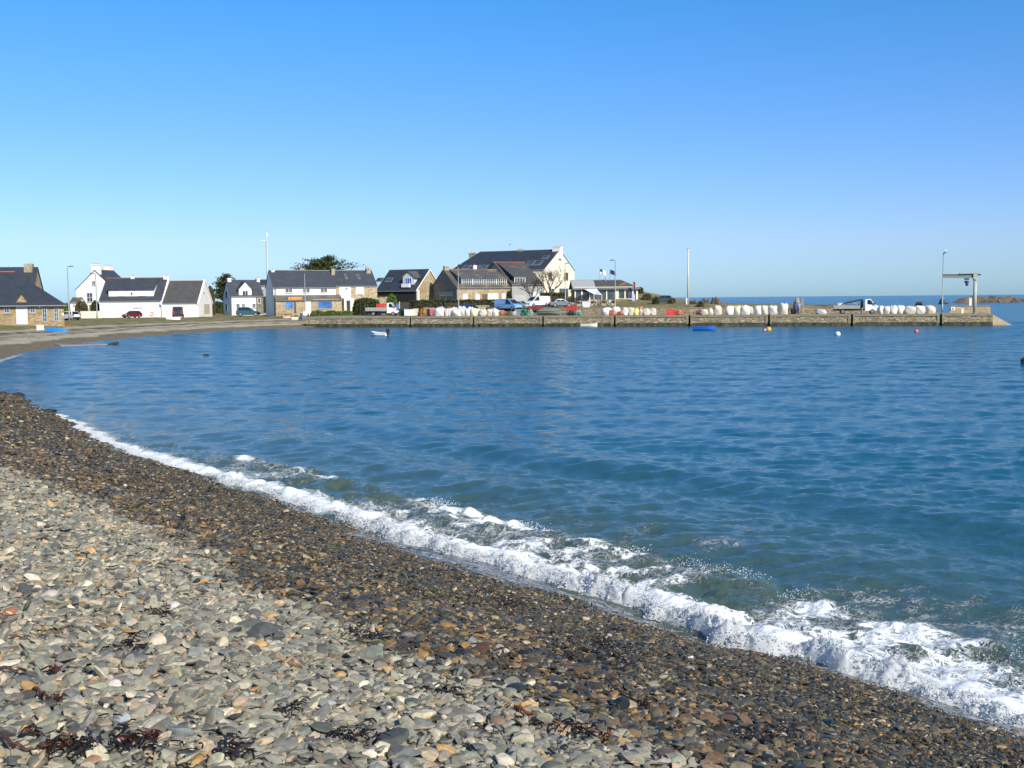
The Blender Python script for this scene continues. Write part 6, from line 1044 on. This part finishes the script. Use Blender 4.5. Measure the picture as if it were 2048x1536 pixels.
p = Q(1597, 3.4); t = heap('net_stack', 'tall grey stack of nets and rope behind the person in blue', 1586, 1606, 594, 3.4, plain('grey_net', (.34, .32, .28), .9, .3, 4, 1, fine=.5)); heap('net_heap', 'dark heap of nets on the ground between the two people', 1582, 1592, 617, 2.2, plain('black_net', (.025, .028, .025), .9, .3, 4, 1))
MB().tube([(0, 0, 0), (-.1, 0, 2.4)], .05, 6).build('pole', [plain('pale_wood', (.5, .42, .3))], t, loc=(.75, -.4, 0))
# ================================================================== SINGLE STONES, KELP AND WEED ON THE SHINGLE
def onbeach(px, py):
    d = ray(px, py); t = np.linspace(3, 60, 4000); q_ = d[None] * t[:, None] + C0; z = ground(q_[:, 0], q_[:, 1]); i = int(np.argmax(q_[:, 2] < z)); return q_[i]
def single(name, label, px, py, w, c, asp=.65, fl=.34, yaw=0., tilt=.12, wetv=0., seed=0, group=None, lift=.12):
    p = onbeach(px, py); L = w * np.linalg.norm(p - C0) / f; sh = stone_shapes(4, 1, 900 + seed, fl)[0][0].copy(); F = ico(4)[1]
    sh[:, 1] *= asp / max(.01, np.abs(sh[:, 1]).max()); sh[:, 2] *= fl / np.abs(sh[:, 2]).max(); v = sh * L / 2; o = fastmesh(name, v, [F], MST); cattr(o, 'Col', np.tile([*c, 1], (len(v), 1))); fattr(o, 'wetness', np.full(len(v), wetv))
    o.location = (p[0], p[1], p[2] + L * lift + .018); o.rotation_euler = (tilt, -tilt * .6, yaw); return tag(o, label, 'stone', group, 'thing')
GY, DG, TA, CR, OR_, PK = (.22, .225, .20), (.075, .08, .08), (.40, .33, .23), (.60, .54, .43), (.50, .31, .13), (.46, .31, .24)
for i, a_ in enumerate([('slate_slab', 'large dark slate slab with a pointed right end lying among pale pebbles', 516, 1281, 96, DG, .42, .24, .35, .25), ('slate_slab', 'dark slate slab just above the pointed one', 508, 1262, 70, (.11, .115, .11), .4, .2, .1, .2), ('slate_slab', 'big dark angular slab near the bottom edge, upper of the pair', 778, 1497, 82, (.075, .078, .075), .7, .3, .5, .3), ('slate_slab', 'grey slab at the bottom edge under the dark angular one', 806, 1518, 74, (.15, .155, .145), .66, .26, -.3, .1), ('slate_slab', 'grey green block of slate with a dark tilted left face', 738, 1325, 78, (.20, .215, .18), .55, .42, -.35, .2),
    ('pebble', 'flat heart shaped grey stone low on the pale shingle', 566, 1396, 38, GY, .85, .3, .2, .1), ('pebble', 'smooth orange oval pebble just below the pointed dark slab', 519, 1300, 30, OR_, .7, .45, .1, .1), ('pebble', 'round sandy ring marked pebble at the low left', 160, 1390, 24, (.52, .38, .17), .85, .6, 0, .2), ('pebble', 'egg shaped cream pebble low on the pale shingle', 213, 1421, 28, CR, .62, .5, 1.9, .2), ('pebble', 'white pinkish lumpy quartz stone above the cream egg shaped one', 228, 1384, 36, (.62, .52, .47), .8, .6, .3, .2),
    ('pebble', 'pale rounded white stone high on the left shingle', 345, 1222, 34, (.55, .53, .47), .65, .5, 0, .1), ('pebble', 'cream yellow square stone beside orange ones, upper left', 170, 1180, 28, (.62, .55, .40), .85, .6, .4, .2), ('pebble', 'pink orange stone just right of the cream square one', 196, 1163, 26, PK, .8, .6, .2, .2), ('pebble', 'pink granite pebble with pale veins at the left', 98, 1200, 34, (.44, .37, .35), .75, .55, -.2, .2), ('pebble', 'red brown rough stone near the left edge', 18, 1231, 34, (.30, .13, .08), .7, .5, -.3, .2),
    ('pebble', 'long pale grey slab stone in the top of the dry shingle', 408, 1166, 48, (.24, .26, .25), .4, .25, .05, .05), ('pebble', 'grey pointed stone standing among the tan pebbles', 392, 1315, 46, (.21, .215, .20), .7, .4, 1.3, .5), ('pebble', 'large smooth blue grey stone near the bottom', 361, 1478, 52, (.19, .21, .215), .6, .5, -.1, .1), ('pebble', 'pale grey rounded boulder like stone at the lower left', 239, 1452, 40, (.30, .32, .32), .75, .55, .4, .15), ('pebble', 'white grey round stone beside the red weed', 314, 1506, 28, (.42, .42, .40), .9, .7, 0, .2),
    ('pebble', 'orange tan block stone near the bottom, right of the red weed', 412, 1498, 38, (.46, .36, .22), .75, .6, .6, .2), ('pebble', 'bright orange stone among wet brown pebbles', 560, 1216, 30, (.52, .38, .24), .45, .45, -.1, .1), ('pebble', 'long pale stone streaked with brown lines, lower middle', 846, 1444, 54, (.42, .38, .26), .42, .4, .25, .2), ('pebble', 'light cream pebble at the edge of the wet shingle', 870, 1380, 24, (.56, .50, .38), .6, .5, 0, .1), ('pebble', 'smooth pale grey stone with a rounded square outline', 654, 1417, 36, (.30, .305, .28), .85, .5, .3, .15)]):
    single(*a_, seed=i)
for i, a_ in enumerate([('pebble', 'white wet pebble shining near the surf', 1380, 1322, 14, (.6, .56, .5)), ('pebble', 'pink white flat pebble touching the foam', 1484, 1287, 22, (.5, .4, .36)), ('pebble', 'ochre wet stone beside the surf line', 1385, 1256, 15, (.46, .25, .07)), ('pebble', 'cream wet stone just left of the ochre one by the surf', 1374, 1260, 12, (.55, .45, .3)), ('pebble', 'tan wet stone with a pale rim in the dark shingle', 1172, 1243, 18, (.42, .32, .2)), ('pebble', 'sandy yellow wet stone high in the dark shingle', 988, 1244, 20, (.42, .34, .18)), ('pebble', 'brown wet cobble in the middle of the dark shingle', 820, 1220, 20, (.22, .15, .08)), ('pebble', 'grey long wet stone lying across the dark shingle', 946, 1293, 40, (.18, .19, .18)), ('pebble', 'pale pebble alone on the far wet shingle', 250, 976, 12, (.6, .56, .48)), ('pebble', 'tan orange wet stone right of the dark weed patch', 1176, 1322, 18, (.40, .25, .12))]):
    single(*a_, asp=.7, fl=.5, yaw=i * .7, wetv=.7, seed=60 + i, lift=.2)
KELP = plain('kelp_stalk', (.075, .028, .018), .45, .35, 9, .4); KELR = plain('rusty_kelp', (.20, .075, .03), .6, .3, 9, .4); KELY = plain('yellow_kelp', (.48, .26, .06), .5, .2, 6)
def kelp(label, pts, r, m, nm='kelp_stalk'):
    P = [onbeach(*q_) + np.array([0, 0, r * .9 + .035]) for q_ in pts]; c = P[0].copy(); t = thing(nm, label, 'seaweed', c); Q_ = []
    for i in range(len(P) - 1):
        for k in range(5): u = k / 5; Q_.append(P[i] * (1 - u) + P[i + 1] * u + np.array([0, 0, .012 * math.sin(i * 2 + k)]) - c)
    Q_.append(P[-1] - c); n = len(Q_); MB().tube([tuple(q_) for q_ in Q_], [r * .6 * (1.15 - .6 * i / n) for i in range(n)], 7).build('stalk', [m], t, smooth=True)
    e = np.array(Q_[-1]); v = np.clip(rng.normal(0, 1, (60, 3)), -1.3, 1.3) * np.array([.02, .02, .01]) + e; leafmesh('holdfast', v, .012, m, t); return t
kelp('thin dark brown kelp stalk across the pebbles at the left edge', [(0, 1357), (40, 1360), (75, 1354), (108, 1356)], .012, KELP); kelp('arched brown kelp stalk in the lower left corner', [(0, 1500), (35, 1518), (70, 1520), (92, 1517)], .012, KELP); kelp('brown kelp stalk curving up from the lower left weed', [(45, 1492), (75, 1488), (105, 1500), (135, 1508)], .014, KELP); kelp('short brown kelp stalk beside the round sandy pebble', [(68, 1399), (88, 1410), (112, 1418)], .011, KELP)
kelp('long rusty kelp stalk on the edge of the wet shingle', [(1030, 1432), (1065, 1448), (1120, 1462), (1165, 1474), (1210, 1488)], .015, KELR); kelp('thin dark kelp strand above the long rusty one', [(1210, 1370), (1235, 1395), (1270, 1412), (1290, 1420)], .012, KELP); kelp('dark red kelp frond low in the left shingle', [(235, 1505), (262, 1508), (285, 1500), (305, 1494)], .013, plain('red_kelp', (.10, .015, .012), .4, .3, 9)); kelp('yellow curled kelp at the head of the rusty stalk', [(1005, 1428), (1020, 1421), (1038, 1424), (1040, 1432)], .006, KELY)
pts = []
for px, py, w, h, n in [(1180, 1300, 110, 34, 420), (1230, 1330, 70, 20, 220), (1035, 1214, 40, 9, 160), (970, 1190, 30, 8, 60), (735, 1280, 50, 8, 110), (255, 1500, 70, 16, 150), (130, 1512, 60, 14, 100), (480, 1520, 40, 14, 90), (270, 1305, 22, 8, 60), (700, 1490, 40, 12, 80), (330, 1240, 16, 6, 40), (250, 905, 40, 5, 60), (1540, 1480, 70, 14, 160), (1150, 1475, 60, 14, 170), (600, 1440, 20, 8, 40), (890, 1395, 30, 8, 50), (430, 990, 30, 4, 40)]:
    for _ in range(int(n * .6)):
        q_ = (px + np.clip(rng.normal(), -2, 2) * w * .5, min(1560, py + np.clip(rng.normal(), -2, 2) * h * .5)); p = onbeach(*q_) if _ % 6 == 0 else pts[-1] + rng.normal(0, .035, 3) * np.array([1, 1, 0]); pts.append(np.array([p[0], p[1], p[2] + (.02 + .05 * rng.random() if _ % 6 == 0 else 0)]))
pts = np.array(pts); pts[:, 2] = ground(pts[:, 0], pts[:, 1]) + .02 + .05 * rng.random(len(pts)); n = len(pts); an = rng.uniform(0, 6.28, n); L_ = rng.uniform(.012, .04, n); w_ = L_ * .10
V = []
for k in range(4):
    u = k / 3; bend_ = an + (u - .5) * rng.uniform(-1.2, 1.2, n); cx_ = pts[:, 0] + np.cos(bend_) * L_ * (u - .5) * 2; cy_ = pts[:, 1] + np.sin(bend_) * L_ * (u - .5) * 2; cz_ = pts[:, 2] + .02 * np.sin(u * 3.1) * rng.random(n)
    for sg in (-1, 1): V.append(np.stack([cx_ - np.sin(an) * w_ * sg, cy_ + np.cos(an) * w_ * sg, cz_ + sg * .004], 1))
V = np.stack(V, 1).reshape(-1, 3); b_ = np.arange(n)[:, None] * 8; F = np.concatenate([b_ + np.array([[2 * k, 2 * k + 1, 2 * k + 3, 2 * k + 2]]) for k in range(3)])
sw = fastmesh('seaweed', V, [F], plain('dark_seaweed', (.018, .011, .008), .4, .4, 8), smooth=True); tag(sw, 'dark tangled seaweed washed up on the shingle', 'seaweed', None, 'stuff')

# thin sheet of backwash draining between the lowest stones
tg = np.linspace(-3, 40, 520); ug = np.linspace(0, 1, 46); T_, U_ = np.meshgrid(tg, ug, indexing='ij')
wd_ = .32 + .5 * fbm(T_ * .6 + 60, T_ * 0, 3) + 2.3 * np.exp(-((T_ - 14.2) / 2.7) ** 2) + .9 * np.exp(-((T_ - 5.2) / 1.3) ** 2); o_ = -.35 + U_ * (wd_ + .35); n_ = n0(T_) - o_
FX, FY = n_ * NV[0] + T_ * TV[0], n_ * NV[1] + T_ * TV[1]; FZ = ground(FX.ravel(), FY.ravel()).reshape(FX.shape) + .027 - .036 * U_ ** 3 + .030 * (fbm(FX * 3.5, FY * 3.5, 4) - .5); FZ = np.maximum(FZ, -.2)
a = N('backwash_water'); P = a.coord(); st_ = a.noise(2.2, 6, .7, v=a.mapped(P, (.55, 1.9, 1), (0, 0, .12)), dist=1.2); rd = a.math('SUBTRACT', 1., a.math('ABSOLUTE', a.math('MULTIPLY_ADD', st_, 2., -1.))); fk = a.math('MULTIPLY', a.mr(rd, .86, .98), a.mr(a.noise(9, 4, .7), .42, .62))
a.set(col=a.mix(fk, (.035, .035, .028), (.75, .78, .80)), rough=a.mr(fk, 0, 1, .12, .6), ior=1.333); a.bump(a.math('ADD', a.noise(7, 5, .65), fk), .5, .05)
nt_ = len(ug); I = (np.arange(len(tg) - 1)[:, None] * nt_ + np.arange(nt_ - 1)[None]).ravel(); bw = fastmesh('backwash', np.stack([FX, FY, FZ], -1).reshape(-1, 3), [np.stack([I, I + nt_, I + nt_ + 1, I + 1], 1)], a.m); tag(bw, 'thin shiny sheet of backwash water draining over the lowest pebbles', 'water', None, 'stuff')
